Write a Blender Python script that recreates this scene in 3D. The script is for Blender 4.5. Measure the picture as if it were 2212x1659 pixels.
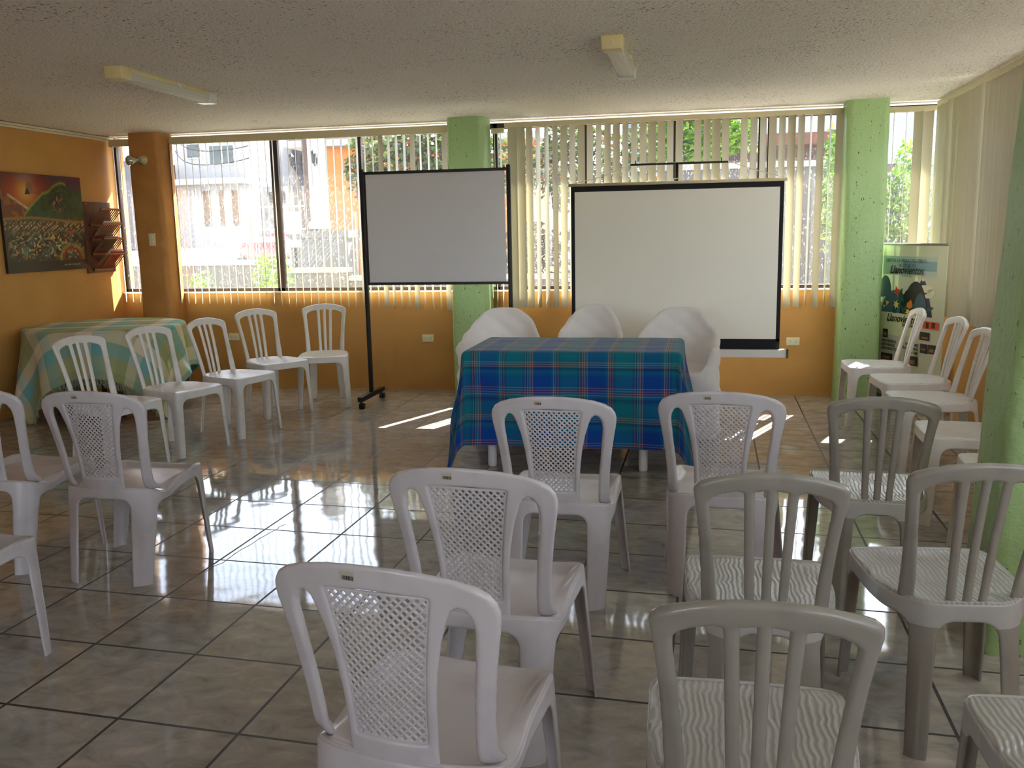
import bpy, bmesh, math, random
import numpy as np
from mathutils import Vector, Matrix
for o in list(bpy.data.objects): bpy.data.objects.remove(o)
S = bpy.context.scene
COL = S.collection
PI = math.pi

# ------------------------------------------------------------------ camera
cam = bpy.data.cameras.new('camera'); cam.sensor_width = 36.0; cam.lens = 1940.14 / 2212 * 36.0
cam.clip_start = 0.05; cam.clip_end = 400
co = bpy.data.objects.new('camera', cam); COL.objects.link(co)
cr = Vector((0.9797, 0.1997, -0.0190)).normalized(); fw = Vector((-0.2002, 0.9651, -0.1679)).normalized()
cr = (cr - fw * cr.dot(fw)).normalized(); cu = cr.cross(fw)
co.matrix_world = Matrix(((cr.x, cu.x, -fw.x, 0.0), (cr.y, cu.y, -fw.y, 0.0), (cr.z, cu.z, -fw.z, 1.456), (0, 0, 0, 1)))
S.camera = co

# ------------------------------------------------------------------ light
SUND = Vector((-0.42, -1.0, -1.10)).normalized()
w = bpy.data.worlds.new('sky_world'); S.world = w; w.use_nodes = True
nt = w.node_tree; nt.nodes.clear()
sky = nt.nodes.new('ShaderNodeTexSky'); sky.sky_type = 'NISHITA'; sky.sun_disc = False
sky.sun_elevation = math.asin(-SUND.z); sky.sun_rotation = math.atan2(0.42, 1.0)
sky.altitude = 1800; sky.dust_density = 2.5; sky.air_density = 1.0
bg = nt.nodes.new('ShaderNodeBackground'); bg.inputs[1].default_value = 0.75
wo = nt.nodes.new('ShaderNodeOutputWorld')
hsv = nt.nodes.new('ShaderNodeHueSaturation'); hsv.inputs['Saturation'].default_value = 0.5
nt.links.new(sky.outputs[0], hsv.inputs['Color']); nt.links.new(hsv.outputs[0], bg.inputs[0]); nt.links.new(bg.outputs[0], wo.inputs[0])
sun = bpy.data.lights.new('sun', 'SUN'); sun.energy = 20.0; sun.angle = math.radians(0.53); sun.color = (1.0, 0.95, 0.88)
so = bpy.data.objects.new('sun', sun); COL.objects.link(so)
so.rotation_euler = SUND.to_track_quat('-Z', 'Y').to_euler(); so.location = (3, 12, 9)
S.cycles.diffuse_bounces = 8; S.cycles.max_bounces = 14; S.cycles.transparent_max_bounces = 16
S.view_settings.view_transform = 'Standard'; S.view_settings.look = 'None'
S.view_settings.exposure = 1.13; S.view_settings.gamma = 1.0; S.view_settings.use_curve_mapping = False

# ------------------------------------------------------------------ materials
def srgb(r, g, b):
    return tuple((c / 12.92 if c <= 0.04045 else ((c + 0.055) / 1.055) ** 2.4) for c in (r / 255, g / 255, b / 255)) + (1,)
def newmat(name):
    m = bpy.data.materials.new(name); m.use_nodes = True
    return m, m.node_tree, m.node_tree.nodes['Principled BSDF']
def N(t, typ, **k):
    n = t.nodes.new(typ)
    for a, b in k.items(): setattr(n, a, b)
    return n
def L(t, a, b): t.links.new(a, b)
def mat(name, col, rough=0.5, metal=0.0, noise=0.0, nscale=20, bump=0.0, bscale=200, trans=None, spec=0.5, col2=None, detail=4, coat=0):
    m, t, p = newmat(name)
    p.inputs['Base Color'].default_value = col; p.inputs['Roughness'].default_value = rough; p.inputs['Metallic'].default_value = metal
    p.inputs['Specular IOR Level'].default_value = spec
    if coat: p.inputs['Coat Weight'].default_value = coat
    tc = N(t, 'ShaderNodeTexCoord')
    if noise or col2:
        n = N(t, 'ShaderNodeTexNoise'); n.inputs['Scale'].default_value = nscale; n.inputs['Detail'].default_value = detail
        L(t, tc.outputs['Object'], n.inputs['Vector'])
        r = N(t, 'ShaderNodeValToRGB'); r.color_ramp.elements[0].position = 0.35; r.color_ramp.elements[1].position = 0.65
        c2 = col2 if col2 else tuple(c * (1 - noise) for c in col[:3]) + (1,)
        r.color_ramp.elements[0].color = c2; r.color_ramp.elements[1].color = col
        L(t, n.outputs['Fac'], r.inputs[0]); L(t, r.outputs[0], p.inputs['Base Color'])
    if bump:
        n2 = N(t, 'ShaderNodeTexNoise'); n2.inputs['Scale'].default_value = bscale; n2.inputs['Detail'].default_value = 3
        L(t, tc.outputs['Object'], n2.inputs['Vector'])
        b = N(t, 'ShaderNodeBump'); b.inputs['Strength'].default_value = bump; b.inputs['Distance'].default_value = 0.01
        L(t, n2.outputs['Fac'], b.inputs['Height']); L(t, b.outputs[0], p.inputs['Normal'])
    if trans:
        out = t.nodes['Material Output']; tr = N(t, 'ShaderNodeBsdfTranslucent'); tr.inputs[0].default_value = trans[1]
        mx = N(t, 'ShaderNodeMixShader'); mx.inputs[0].default_value = trans[0]
        L(t, p.outputs[0], mx.inputs[1]); L(t, tr.outputs[0], mx.inputs[2]); L(t, mx.outputs[0], out.inputs[0])
    return m

M = {}
M['orange'] = mat('orange_wall_paint', srgb(204, 154, 88), 0.62, noise=0.10, nscale=3, bump=0.12, bscale=120, spec=0.3)
M['ocol'] = mat('orange_column_paint', srgb(196, 142, 82), 0.6, noise=0.14, nscale=6, bump=0.25, bscale=60, spec=0.3)
M['white_cornice'] = mat('cream_trim_paint', srgb(225, 218, 190), 0.5)
M['bronze'] = mat('dark_bronze_aluminium', srgb(62, 50, 44), 0.35, metal=0.6)
M['grey_alu'] = mat('grey_aluminium', srgb(150, 146, 140), 0.35, metal=0.7)
M['vane'] = mat('cream_blind_vinyl', srgb(196, 190, 166), 0.45, trans=(0.12, srgb(236, 228, 206)), spec=0.35)
M['header'] = mat('cream_head_rail', srgb(205, 195, 158), 0.5)
M['black'] = mat('black_painted_steel', srgb(24, 24, 27), 0.4)
M['blackcloth'] = mat('black_screen_border', srgb(16, 17, 24), 0.8)
M['screen'] = mat('matt_screen_fabric', srgb(246, 244, 234), 0.9, trans=(0.03, srgb(235, 228, 205)), spec=0.1)
M['wboard'] = mat('glossy_whiteboard', srgb(218, 219, 226), 0.22, spec=0.5)
M['silver'] = mat('white_enamel', srgb(225, 225, 222), 0.3)
M['chrome'] = mat('chrome', srgb(200, 200, 200), 0.15, metal=1.0)
M['plate'] = mat('ivory_plastic', srgb(232, 226, 190), 0.35)
M['slot'] = mat('dark_slot', srgb(35, 30, 28), 0.6)
M['tube'] = mat('fluorescent_cover', srgb(226, 226, 218), 0.25, trans=(0.25, srgb(240, 240, 235)))
M['fixture'] = mat('yellowed_fixture_paint', srgb(226, 212, 160), 0.45)
M['wood'] = mat('dark_red_wood', srgb(96, 52, 38), 0.45, noise=0.3, nscale=30)
M['wood2'] = mat('lighter_slat_wood', srgb(150, 92, 60), 0.45, noise=0.2, nscale=30)
M['brownwood'] = mat('brown_table_wood', srgb(60, 36, 26), 0.5)
M['cover'] = mat('white_polyester_cover', srgb(252, 251, 250), 0.75, trans=(0.42, srgb(250, 248, 252)), bump=0.5, bscale=11, spec=0.2)
M['paper'] = mat('magazine_paper', srgb(225, 222, 215), 0.5)
M['red'] = mat('red_magazine', srgb(190, 50, 34), 0.4)
M['teal'] = mat('teal_magazine', srgb(60, 96, 108), 0.4)
M['tablewhite'] = mat('white_plastic_table', srgb(232, 232, 232), 0.3)
M['glassball'] = mat('silvered_lamp_glass', srgb(190, 190, 185), 0.12, metal=0.75)
M['concrete'] = mat('exterior_concrete', srgb(96, 94, 92), 0.9, noise=0.2, nscale=2)

def chair_mat(name, col, ribs):
    m, t, p = newmat(name)
    p.inputs['Base Color'].default_value = col; p.inputs['Roughness'].default_value = 0.26
    p.inputs['Specular IOR Level'].default_value = 0.5; p.inputs['Subsurface Weight'].default_value = 0.0
    tc = N(t, 'ShaderNodeTexCoord')
    n = N(t, 'ShaderNodeTexNoise'); n.inputs['Scale'].default_value = 7; n.inputs['Detail'].default_value = 6
    L(t, tc.outputs['Object'], n.inputs['Vector'])
    r = N(t, 'ShaderNodeValToRGB'); r.color_ramp.elements[0].position = 0.30; r.color_ramp.elements[1].position = 0.5
    r.color_ramp.elements[0].color = tuple(c * 0.86 for c in col[:3]) + (1,); r.color_ramp.elements[1].color = col
    L(t, n.outputs['Fac'], r.inputs[0]); L(t, r.outputs[0], p.inputs['Base Color'])
    if ribs:
        wv = N(t, 'ShaderNodeTexWave'); wv.wave_type = 'BANDS'; wv.bands_direction = 'X'; wv.wave_profile = 'SIN'
        wv.inputs['Scale'].default_value = 22; wv.inputs['Distortion'].default_value = 0.0
        dn = N(t, 'ShaderNodeTexNoise'); dn.inputs['Scale'].default_value = 11; dn.inputs['Detail'].default_value = 2; L(t, tc.outputs['Object'], dn.inputs['Vector'])
        ds = N(t, 'ShaderNodeVectorMath', operation='SCALE'); ds.inputs['Scale'].default_value = 0.034; L(t, dn.outputs['Color'], ds.inputs[0])
        da = N(t, 'ShaderNodeVectorMath', operation='ADD'); L(t, tc.outputs['Object'], da.inputs[0]); L(t, ds.outputs[0], da.inputs[1])
        L(t, da.outputs[0], wv.inputs['Vector'])
        b = N(t, 'ShaderNodeBump'); b.inputs['Strength'].default_value = 0.55; b.inputs['Distance'].default_value = 0.003
        L(t, wv.outputs['Fac'], b.inputs['Height']); L(t, b.outputs[0], p.inputs['Normal'])
        mx = N(t, 'ShaderNodeMix'); mx.data_type = 'RGBA'
        mp = N(t, 'ShaderNodeMapRange'); mp.inputs['From Min'].default_value = 0.35; mp.inputs['From Max'].default_value = 0.65
        L(t, wv.outputs['Fac'], mp.inputs['Value'])
        ge = N(t, 'ShaderNodeNewGeometry'); sz = N(t, 'ShaderNodeSeparateXYZ'); L(t, ge.outputs['True Normal'], sz.inputs[0])
        up = N(t, 'ShaderNodeMath', operation='GREATER_THAN'); up.inputs[1].default_value = 0.8; L(t, sz.outputs[2], up.inputs[0])
        inv_ = N(t, 'ShaderNodeMath', operation='SUBTRACT'); inv_.inputs[0].default_value = 1.0; L(t, up.outputs[0], inv_.inputs[1])
        mxx = N(t, 'ShaderNodeMath', operation='MAXIMUM'); L(t, mp.outputs['Result'], mxx.inputs[0]); L(t, inv_.outputs[0], mxx.inputs[1])
        L(t, up.outputs[0], b.inputs['Strength'])
        b.inputs['Distance'].default_value = 0.0016
        L(t, mxx.outputs[0], mx.inputs[0]); L(t, r.outputs[0], mx.inputs[7]); mx.inputs[6].default_value = tuple(c * 0.80 for c in col[:3]) + (1,)
        L(t, mx.outputs[2], p.inputs['Base Color'])
    return m
M['plasA'] = chair_mat('white_chair_plastic', srgb(200, 194, 196), False)
M['plasB'] = chair_mat('slat_chair_plastic', srgb(228, 225, 220), False)
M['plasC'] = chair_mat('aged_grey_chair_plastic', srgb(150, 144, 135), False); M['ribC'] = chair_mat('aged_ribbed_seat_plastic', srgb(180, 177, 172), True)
M['ribB'] = chair_mat('ribbed_seat_plastic', srgb(230, 228, 226), True)

def green_mat():
    m, t, p = newmat('rough_green_column_paint')
    p.inputs['Roughness'].default_value = 0.45
    tc = N(t, 'ShaderNodeTexCoord')
    n = N(t, 'ShaderNodeTexNoise'); n.inputs['Scale'].default_value = 60; n.inputs['Detail'].default_value = 6
    mp = N(t, 'ShaderNodeMapping'); mp.inputs['Scale'].default_value = (1, 1, 0.45); L(t, tc.outputs['Object'], mp.inputs[0]); L(t, mp.outputs[0], n.inputs['Vector'])
    r = N(t, 'ShaderNodeValToRGB'); e = r.color_ramp.elements
    e[0].position = 0.285; e[0].color = srgb(38, 44, 26); e[1].position = 0.335; e[1].color = srgb(160, 192, 134)
    L(t, n.outputs['Fac'], r.inputs[0])
    n2 = N(t, 'ShaderNodeTexNoise'); n2.inputs['Scale'].default_value = 2.5; L(t, tc.outputs['Object'], n2.inputs['Vector'])
    mx = N(t, 'ShaderNodeMix'); mx.data_type = 'RGBA'; mx.blend_type = 'MULTIPLY'; mx.inputs[0].default_value = 0.35
    L(t, r.outputs[0], mx.inputs[6]); L(t, n2.outputs['Color'], mx.inputs[7])
    hs = N(t, 'ShaderNodeHueSaturation'); hs.inputs['Value'].default_value = 1.05; L(t, r.outputs[0], hs.inputs['Color'])
    L(t, hs.outputs[0], p.inputs['Base Color'])
    n3 = N(t, 'ShaderNodeTexNoise'); n3.inputs['Scale'].default_value = 26; n3.inputs['Detail'].default_value = 5; n3.inputs['Roughness'].default_value = 0.6; L(t, tc.outputs['Object'], n3.inputs['Vector'])
    b = N(t, 'ShaderNodeBump'); b.inputs['Strength'].default_value = 0.6; b.inputs['Distance'].default_value = 0.012
    L(t, n3.outputs['Fac'], b.inputs['Height']); L(t, b.outputs[0], p.inputs['Normal'])
    return m
M['green'] = green_mat()

def ceiling_mat():
    m, t, p = newmat('stippled_ceiling_plaster')
    p.inputs['Roughness'].default_value = 0.85; p.inputs['Specular IOR Level'].default_value = 0.2
    tc = N(t, 'ShaderNodeTexCoord')
    n = N(t, 'ShaderNodeTexNoise'); n.inputs['Scale'].default_value = 58; n.inputs['Detail'].default_value = 3; n.inputs['Roughness'].default_value = 0.7
    L(t, tc.outputs['Object'], n.inputs['Vector'])
    n2 = N(t, 'ShaderNodeTexNoise'); n2.inputs['Scale'].default_value = 1.3; n2.inputs['Detail'].default_value = 3
    L(t, tc.outputs['Object'], n2.inputs['Vector'])
    ad = N(t, 'ShaderNodeMath', operation='MULTIPLY_ADD'); ad.inputs[1].default_value = 0.22; L(t, n2.outputs['Fac'], ad.inputs[0]); L(t, n.outputs['Fac'], ad.inputs[2])
    r = N(t, 'ShaderNodeValToRGB'); e = r.color_ramp.elements
    e[0].position = 0.435; e[0].color = srgb(112, 96, 86); e[1].position = 0.485; e[1].color = srgb(248, 243, 236)
    L(t, ad.outputs[0], r.inputs[0]); L(t, r.outputs[0], p.inputs['Base Color'])
    v = N(t, 'ShaderNodeTexNoise'); v.inputs['Scale'].default_value = 75; v.inputs['Detail'].default_value = 4; L(t, tc.outputs['Object'], v.inputs['Vector'])
    b = N(t, 'ShaderNodeBump'); b.inputs['Strength'].default_value = 1.0; b.inputs['Distance'].default_value = 0.018
    L(t, v.outputs['Fac'], b.inputs['Height']); L(t, b.outputs[0], p.inputs['Normal'])
    return m
M['ceiling'] = ceiling_mat()

def floor_mat():
    m, t, p = newmat('polished_marbled_tiles')
    tc = N(t, 'ShaderNodeTexCoord')
    e1 = Vector((0.412, -0.018)); e2 = Vector((0.007, 0.43)); og = Vector((-2.55, 2.289))
    det = e1.x * e2.y - e1.y * e2.x
    inv = ((e2.y / det, -e2.x / det), (-e1.y / det, e1.x / det))
    sub = N(t, 'ShaderNodeVectorMath', operation='SUBTRACT'); sub.inputs[1].default_value = (og.x, og.y, 0)
    L(t, tc.outputs['Object'], sub.inputs[0])
    edges = []; ids = []
    for k in range(2):
        d = N(t, 'ShaderNodeVectorMath', operation='DOT_PRODUCT'); d.inputs[1].default_value = (inv[k][0], inv[k][1], 0)
        L(t, sub.outputs[0], d.inputs[0])
        fr = N(t, 'ShaderNodeMath', operation='FRACT'); L(t, d.outputs['Value'], fr.inputs[0])
        fl = N(t, 'ShaderNodeMath', operation='FLOOR'); L(t, d.outputs['Value'], fl.inputs[0]); ids.append(fl)
        s5 = N(t, 'ShaderNodeMath', operation='SUBTRACT'); s5.inputs[1].default_value = 0.5; L(t, fr.outputs[0], s5.inputs[0])
        ab = N(t, 'ShaderNodeMath', operation='ABSOLUTE'); L(t, s5.outputs[0], ab.inputs[0]); edges.append(ab)
    mx = N(t, 'ShaderNodeMath', operation='MAXIMUM'); L(t, edges[0].outputs[0], mx.inputs[0]); L(t, edges[1].outputs[0], mx.inputs[1])
    gr = N(t, 'ShaderNodeMapRange'); gr.inputs['From Min'].default_value = 0.5 - 0.0135; gr.inputs['From Max'].default_value = 0.5 - 0.0115
    L(t, mx.outputs[0], gr.inputs['Value'])
    cmb = N(t, 'ShaderNodeCombineXYZ'); L(t, ids[0].outputs[0], cmb.inputs[0]); L(t, ids[1].outputs[0], cmb.inputs[1])
    wn = N(t, 'ShaderNodeTexWhiteNoise'); wn.noise_dimensions = '3D'; L(t, cmb.outputs[0], wn.inputs['Vector'])
    sc = N(t, 'ShaderNodeVectorMath', operation='SCALE'); sc.inputs['Scale'].default_value = 9.0; L(t, wn.outputs['Color'], sc.inputs[0])
    adv = N(t, 'ShaderNodeVectorMath', operation='ADD'); L(t, tc.outputs['Object'], adv.inputs[0]); L(t, sc.outputs[0], adv.inputs[1])
    mp = N(t, 'ShaderNodeMapping'); mp.inputs['Scale'].default_value = (0.85, 1.25, 1); mp.inputs['Rotation'].default_value = (0, 0, 0.5); L(t, adv.outputs[0], mp.inputs[0])
    n = N(t, 'ShaderNodeTexNoise'); n.inputs['Scale'].default_value = 10; n.inputs['Detail'].default_value = 9; n.inputs['Roughness'].default_value = 0.62; n.inputs['Distortion'].default_value = 0.6
    L(t, mp.outputs[0], n.inputs['Vector'])
    r = N(t, 'ShaderNodeValToRGB'); cr_ = r.color_ramp; e = cr_.elements
    e[0].position = 0.32; e[0].color = srgb(140, 139, 132); e[1].position = 0.72; e[1].color = srgb(192, 184, 175)
    x = cr_.elements.new(0.46); x.color = srgb(163, 160, 153); x = cr_.elements.new(0.56); x.color = srgb(172, 168, 160)
    L(t, n.outputs['Fac'], r.inputs[0])
    n2 = N(t, 'ShaderNodeTexNoise'); n2.inputs['Scale'].default_value = 3.2; n2.inputs['Detail'].default_value = 5; L(t, adv.outputs[0], n2.inputs['Vector'])
    r2 = N(t, 'ShaderNodeValToRGB'); r2.color_ramp.elements[0].position = 0.4; r2.color_ramp.elements[0].color = (1, 1, 1, 1); r2.color_ramp.elements[1].position = 0.66; r2.color_ramp.elements[1].color = (1.0, 0.92, 0.87, 1)
    L(t, n2.outputs['Fac'], r2.inputs[0])
    mm = N(t, 'ShaderNodeMix'); mm.data_type = 'RGBA'; mm.blend_type = 'MULTIPLY'; mm.inputs[0].default_value = 0.8
    L(t, r.outputs[0], mm.inputs[6]); L(t, r2.outputs[0], mm.inputs[7])
    fin = N(t, 'ShaderNodeMix'); fin.data_type = 'RGBA'; L(t, gr.outputs[0], fin.inputs[0]); L(t, mm.outputs[2], fin.inputs[6]); fin.inputs[7].default_value = srgb(62, 58, 56)
    L(t, fin.outputs[2], p.inputs['Base Color'])
    ro = N(t, 'ShaderNodeMapRange'); ro.inputs['To Min'].default_value = 0.055; ro.inputs['To Max'].default_value = 0.6; L(t, gr.outputs[0], ro.inputs['Value']); L(t, ro.outputs[0], p.inputs['Roughness'])
    p.inputs['Specular IOR Level'].default_value = 0.55
    w1 = N(t, 'ShaderNodeTexNoise'); w1.inputs['Scale'].default_value = 6; w1.inputs['Detail'].default_value = 1; L(t, adv.outputs[0], w1.inputs['Vector'])
    w2 = N(t, 'ShaderNodeTexNoise'); w2.inputs['Scale'].default_value = 90; w2.inputs['Detail'].default_value = 1; L(t, tc.outputs['Object'], w2.inputs['Vector'])
    hh = N(t, 'ShaderNodeMath', operation='MULTIPLY_ADD'); hh.inputs[1].default_value = 0.02; L(t, w2.outputs['Fac'], hh.inputs[0]); L(t, w1.outputs['Fac'], hh.inputs[2])
    h2 = N(t, 'ShaderNodeMath', operation='SUBTRACT'); L(t, hh.outputs[0], h2.inputs[0]); 
    g2 = N(t, 'ShaderNodeMath', operation='MULTIPLY'); g2.inputs[1].default_value = 1.2; L(t, gr.outputs[0], g2.inputs[0]); L(t, g2.outputs[0], h2.inputs[1])
    b = N(t, 'ShaderNodeBump'); b.inputs['Strength'].default_value = 1.0; b.inputs['Distance'].default_value = 0.0011
    L(t, h2.outputs[0], b.inputs['Height']); L(t, b.outputs[0], p.inputs['Normal'])
    return m
M['floor'] = floor_mat()

def glass_mat():
    m, t, p = newmat('dusty_window_glass')
    t.nodes.remove(p); out = t.nodes['Material Output']
    tc = N(t, 'ShaderNodeTexCoord')
    tr = N(t, 'ShaderNodeBsdfTransparent'); tr.inputs[0].default_value = (0.93, 0.94, 0.94, 1)
    tl = N(t, 'ShaderNodeBsdfTranslucent'); tl.inputs[0].default_value = (0.9, 0.88, 0.92, 1)
    gl = N(t, 'ShaderNodeBsdfGlossy'); gl.inputs['Roughness'].default_value = 0.02
    n = N(t, 'ShaderNodeTexNoise'); n.inputs['Scale'].default_value = 95; n.inputs['Detail'].default_value = 2
    mp = N(t, 'ShaderNodeMapping'); mp.inputs['Scale'].default_value = (1, 1, 0.35); mp.inputs['Rotation'].default_value = (0, 0.3, 0)
    L(t, tc.outputs['Object'], mp.inputs[0]); L(t, mp.outputs[0], n.inputs['Vector'])
    r = N(t, 'ShaderNodeMapRange'); r.inputs['From Min'].default_value = 0.62; r.inputs['From Max'].default_value = 0.74; r.inputs['To Min'].default_value = 0.006; r.inputs['To Max'].default_value = 0.13
    L(t, n.outputs['Fac'], r.inputs['Value'])
    mx = N(t, 'ShaderNodeMixShader'); L(t, r.outputs[0], mx.inputs[0]); L(t, tr.outputs[0], mx.inputs[1]); L(t, tl.outputs[0], mx.inputs[2])
    m2 = N(t, 'ShaderNodeMixShader'); m2.inputs[0].default_value = 0.04; L(t, mx.outputs[0], m2.inputs[1]); L(t, gl.outputs[0], m2.inputs[2])
    L(t, m2.outputs[0], out.inputs[0])
    return m
M['glass'] = glass_mat()

def plaid_mat():
    m, t, p = newmat('blue_plaid_wool')
    p.inputs['Roughness'].default_value = 0.85; p.inputs['Specular IOR Level'].default_value = 0.15; p.inputs['Sheen Weight'].default_value = 0.25
    uv = N(t, 'ShaderNodeUVMap'); uv.uv_map = 'cloth'
    sp = N(t, 'ShaderNodeSeparateXYZ'); L(t, uv.outputs[0], sp.inputs[0])
    def ramp(src, per, stops, off=0.0):
        a = N(t, 'ShaderNodeMath', operation='MULTIPLY_ADD'); a.inputs[1].default_value = 1 / per; a.inputs[2].default_value = off; L(t, src, a.inputs[0])
        f = N(t, 'ShaderNodeMath', operation='FRACT'); L(t, a.outputs[0], f.inputs[0])
        r = N(t, 'ShaderNodeValToRGB'); r.color_ramp.interpolation = 'LINEAR'
        e = r.color_ramp.elements
        e[0].position = stops[0][0]; e[0].color = stops[0][1]; e[1].position = stops[-1][0]; e[1].color = stops[-1][1]
        for q in stops[1:-1]:
            z = e.new(q[0]); z.color = q[1]
        L(t, f.outputs[0], r.inputs[0]); return r
    B, T, K = srgb(8, 70, 158), srgb(12, 118, 136), srgb(12, 44, 104)
    st = [(0, T), (0.14, T), (0.22, K), (0.27, T), (0.36, B), (0.5, B), (0.64, B), (0.73, T), (0.78, K), (0.86, T), (1.0, T)]
    ru = ramp(sp.outputs[0], 0.33, st); rv = ramp(sp.outputs[1], 0.33, st, 0.2)
    mx = N(t, 'ShaderNodeMix'); mx.data_type = 'RGBA'; mx.inputs[0].default_value = 0.5; L(t, ru.outputs[0], mx.inputs[6]); L(t, rv.outputs[0], mx.inputs[7])
    # thin orange line groups: three or four lines every 0.1225 m
    def lines(src, off):
        W_, Z_ = (1, 1, 1, 1), (0, 0, 0, 1); stops = []
        for c in (0.44, 0.48, 0.52, 0.56, 0.95, 0.98, 0.02 + 0.99 * 0):
            pass
        cs = [0.02, 0.21, 0.25, 0.29, 0.33, 0.73, 0.77, 0.81]
        cs = [0.20, 0.245, 0.29, 0.335, 0.72, 0.76, 0.80]
        stops.append((0.0, Z_))
        for c in cs:
            stops += [(c - 0.009, Z_), (c - 0.005, W_), (c + 0.005, W_), (c + 0.009, Z_)]
        stops.append((1.0, Z_))
        return ramp(src, 0.33, stops[:32], off)
    lu = lines(sp.outputs[0], 0.0); lv = lines(sp.outputs[1], 0.1)
    om = N(t, 'ShaderNodeMath', operation='ADD'); L(t, lu.outputs[0], om.inputs[0]); L(t, lv.outputs[0], om.inputs[1])
    pr = N(t, 'ShaderNodeMath', operation='MULTIPLY'); L(t, lu.outputs[0], pr.inputs[0]); L(t, lv.outputs[0], pr.inputs[1])
    a1 = N(t, 'ShaderNodeMath', operation='MULTIPLY'); a1.inputs[1].default_value = 0.24; L(t, om.outputs[0], a1.inputs[0])
    a2 = N(t, 'ShaderNodeMath', operation='MULTIPLY_ADD'); a2.inputs[1].default_value = 0.50; L(t, pr.outputs[0], a2.inputs[0]); L(t, a1.outputs[0], a2.inputs[2])
    m2 = N(t, 'ShaderNodeMix'); m2.data_type = 'RGBA'; L(t, a2.outputs[0], m2.inputs[0]); L(t, mx.outputs[2], m2.inputs[6]); m2.inputs[7].default_value = srgb(232, 146, 56)
    L(t, m2.outputs[2], p.inputs['Base Color'])
    wv = N(t, 'ShaderNodeTexNoise'); wv.inputs['Scale'].default_value = 350; L(t, uv.outputs[0], wv.inputs['Vector'])
    b = N(t, 'ShaderNodeBump'); b.inputs['Strength'].default_value = 0.3; b.inputs['Distance'].default_value = 0.002; L(t, wv.outputs['Fac'], b.inputs['Height']); L(t, b.outputs[0], p.inputs['Normal'])
    return m
M['plaid'] = plaid_mat()

def checks_mat():
    m, t, p = newmat('green_and_teal_checked_cloth')
    p.inputs['Roughness'].default_value = 0.85; p.inputs['Specular IOR Level'].default_value = 0.15
    uv = N(t, 'ShaderNodeUVMap'); uv.uv_map = 'cloth'; sp = N(t, 'ShaderNodeSeparateXYZ'); L(t, uv.outputs[0], sp.inputs[0])
    def ramp(src, per, cols, off=0):
        a = N(t, 'ShaderNodeMath', operation='MULTIPLY_ADD'); a.inputs[1].default_value = 1 / per; a.inputs[2].default_value = off; L(t, src, a.inputs[0])
        f = N(t, 'ShaderNodeMath', operation='FRACT'); L(t, a.outputs[0], f.inputs[0])
        r = N(t, 'ShaderNodeValToRGB'); r.color_ramp.interpolation = 'CONSTANT'; e = r.color_ramp.elements
        e[0].position = 0; e[0].color = cols[0]; e[1].position = 1 / len(cols); e[1].color = cols[1]
        for i in range(2, len(cols)):
            z = e.new(i / len(cols)); z.color = cols[i]
        L(t, f.outputs[0], r.inputs[0]); return r
    G, T, C, O = srgb(150, 158, 112), srgb(120, 180, 182), srgb(226, 214, 190), srgb(168, 172, 126)
    ru = ramp(sp.outputs[0], 0.46, [G, C, T, O]); rv = ramp(sp.outputs[1], 0.46, [G, C, T, O], 0.4)
    mx = N(t, 'ShaderNodeMix'); mx.data_type = 'RGBA'; mx.inputs[0].default_value = 0.42; L(t, ru.outputs[0], mx.inputs[6]); L(t, rv.outputs[0], mx.inputs[7])
    L(t, mx.outputs[2], p.inputs['Base Color'])
    return m
M['checks'] = checks_mat()

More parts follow.
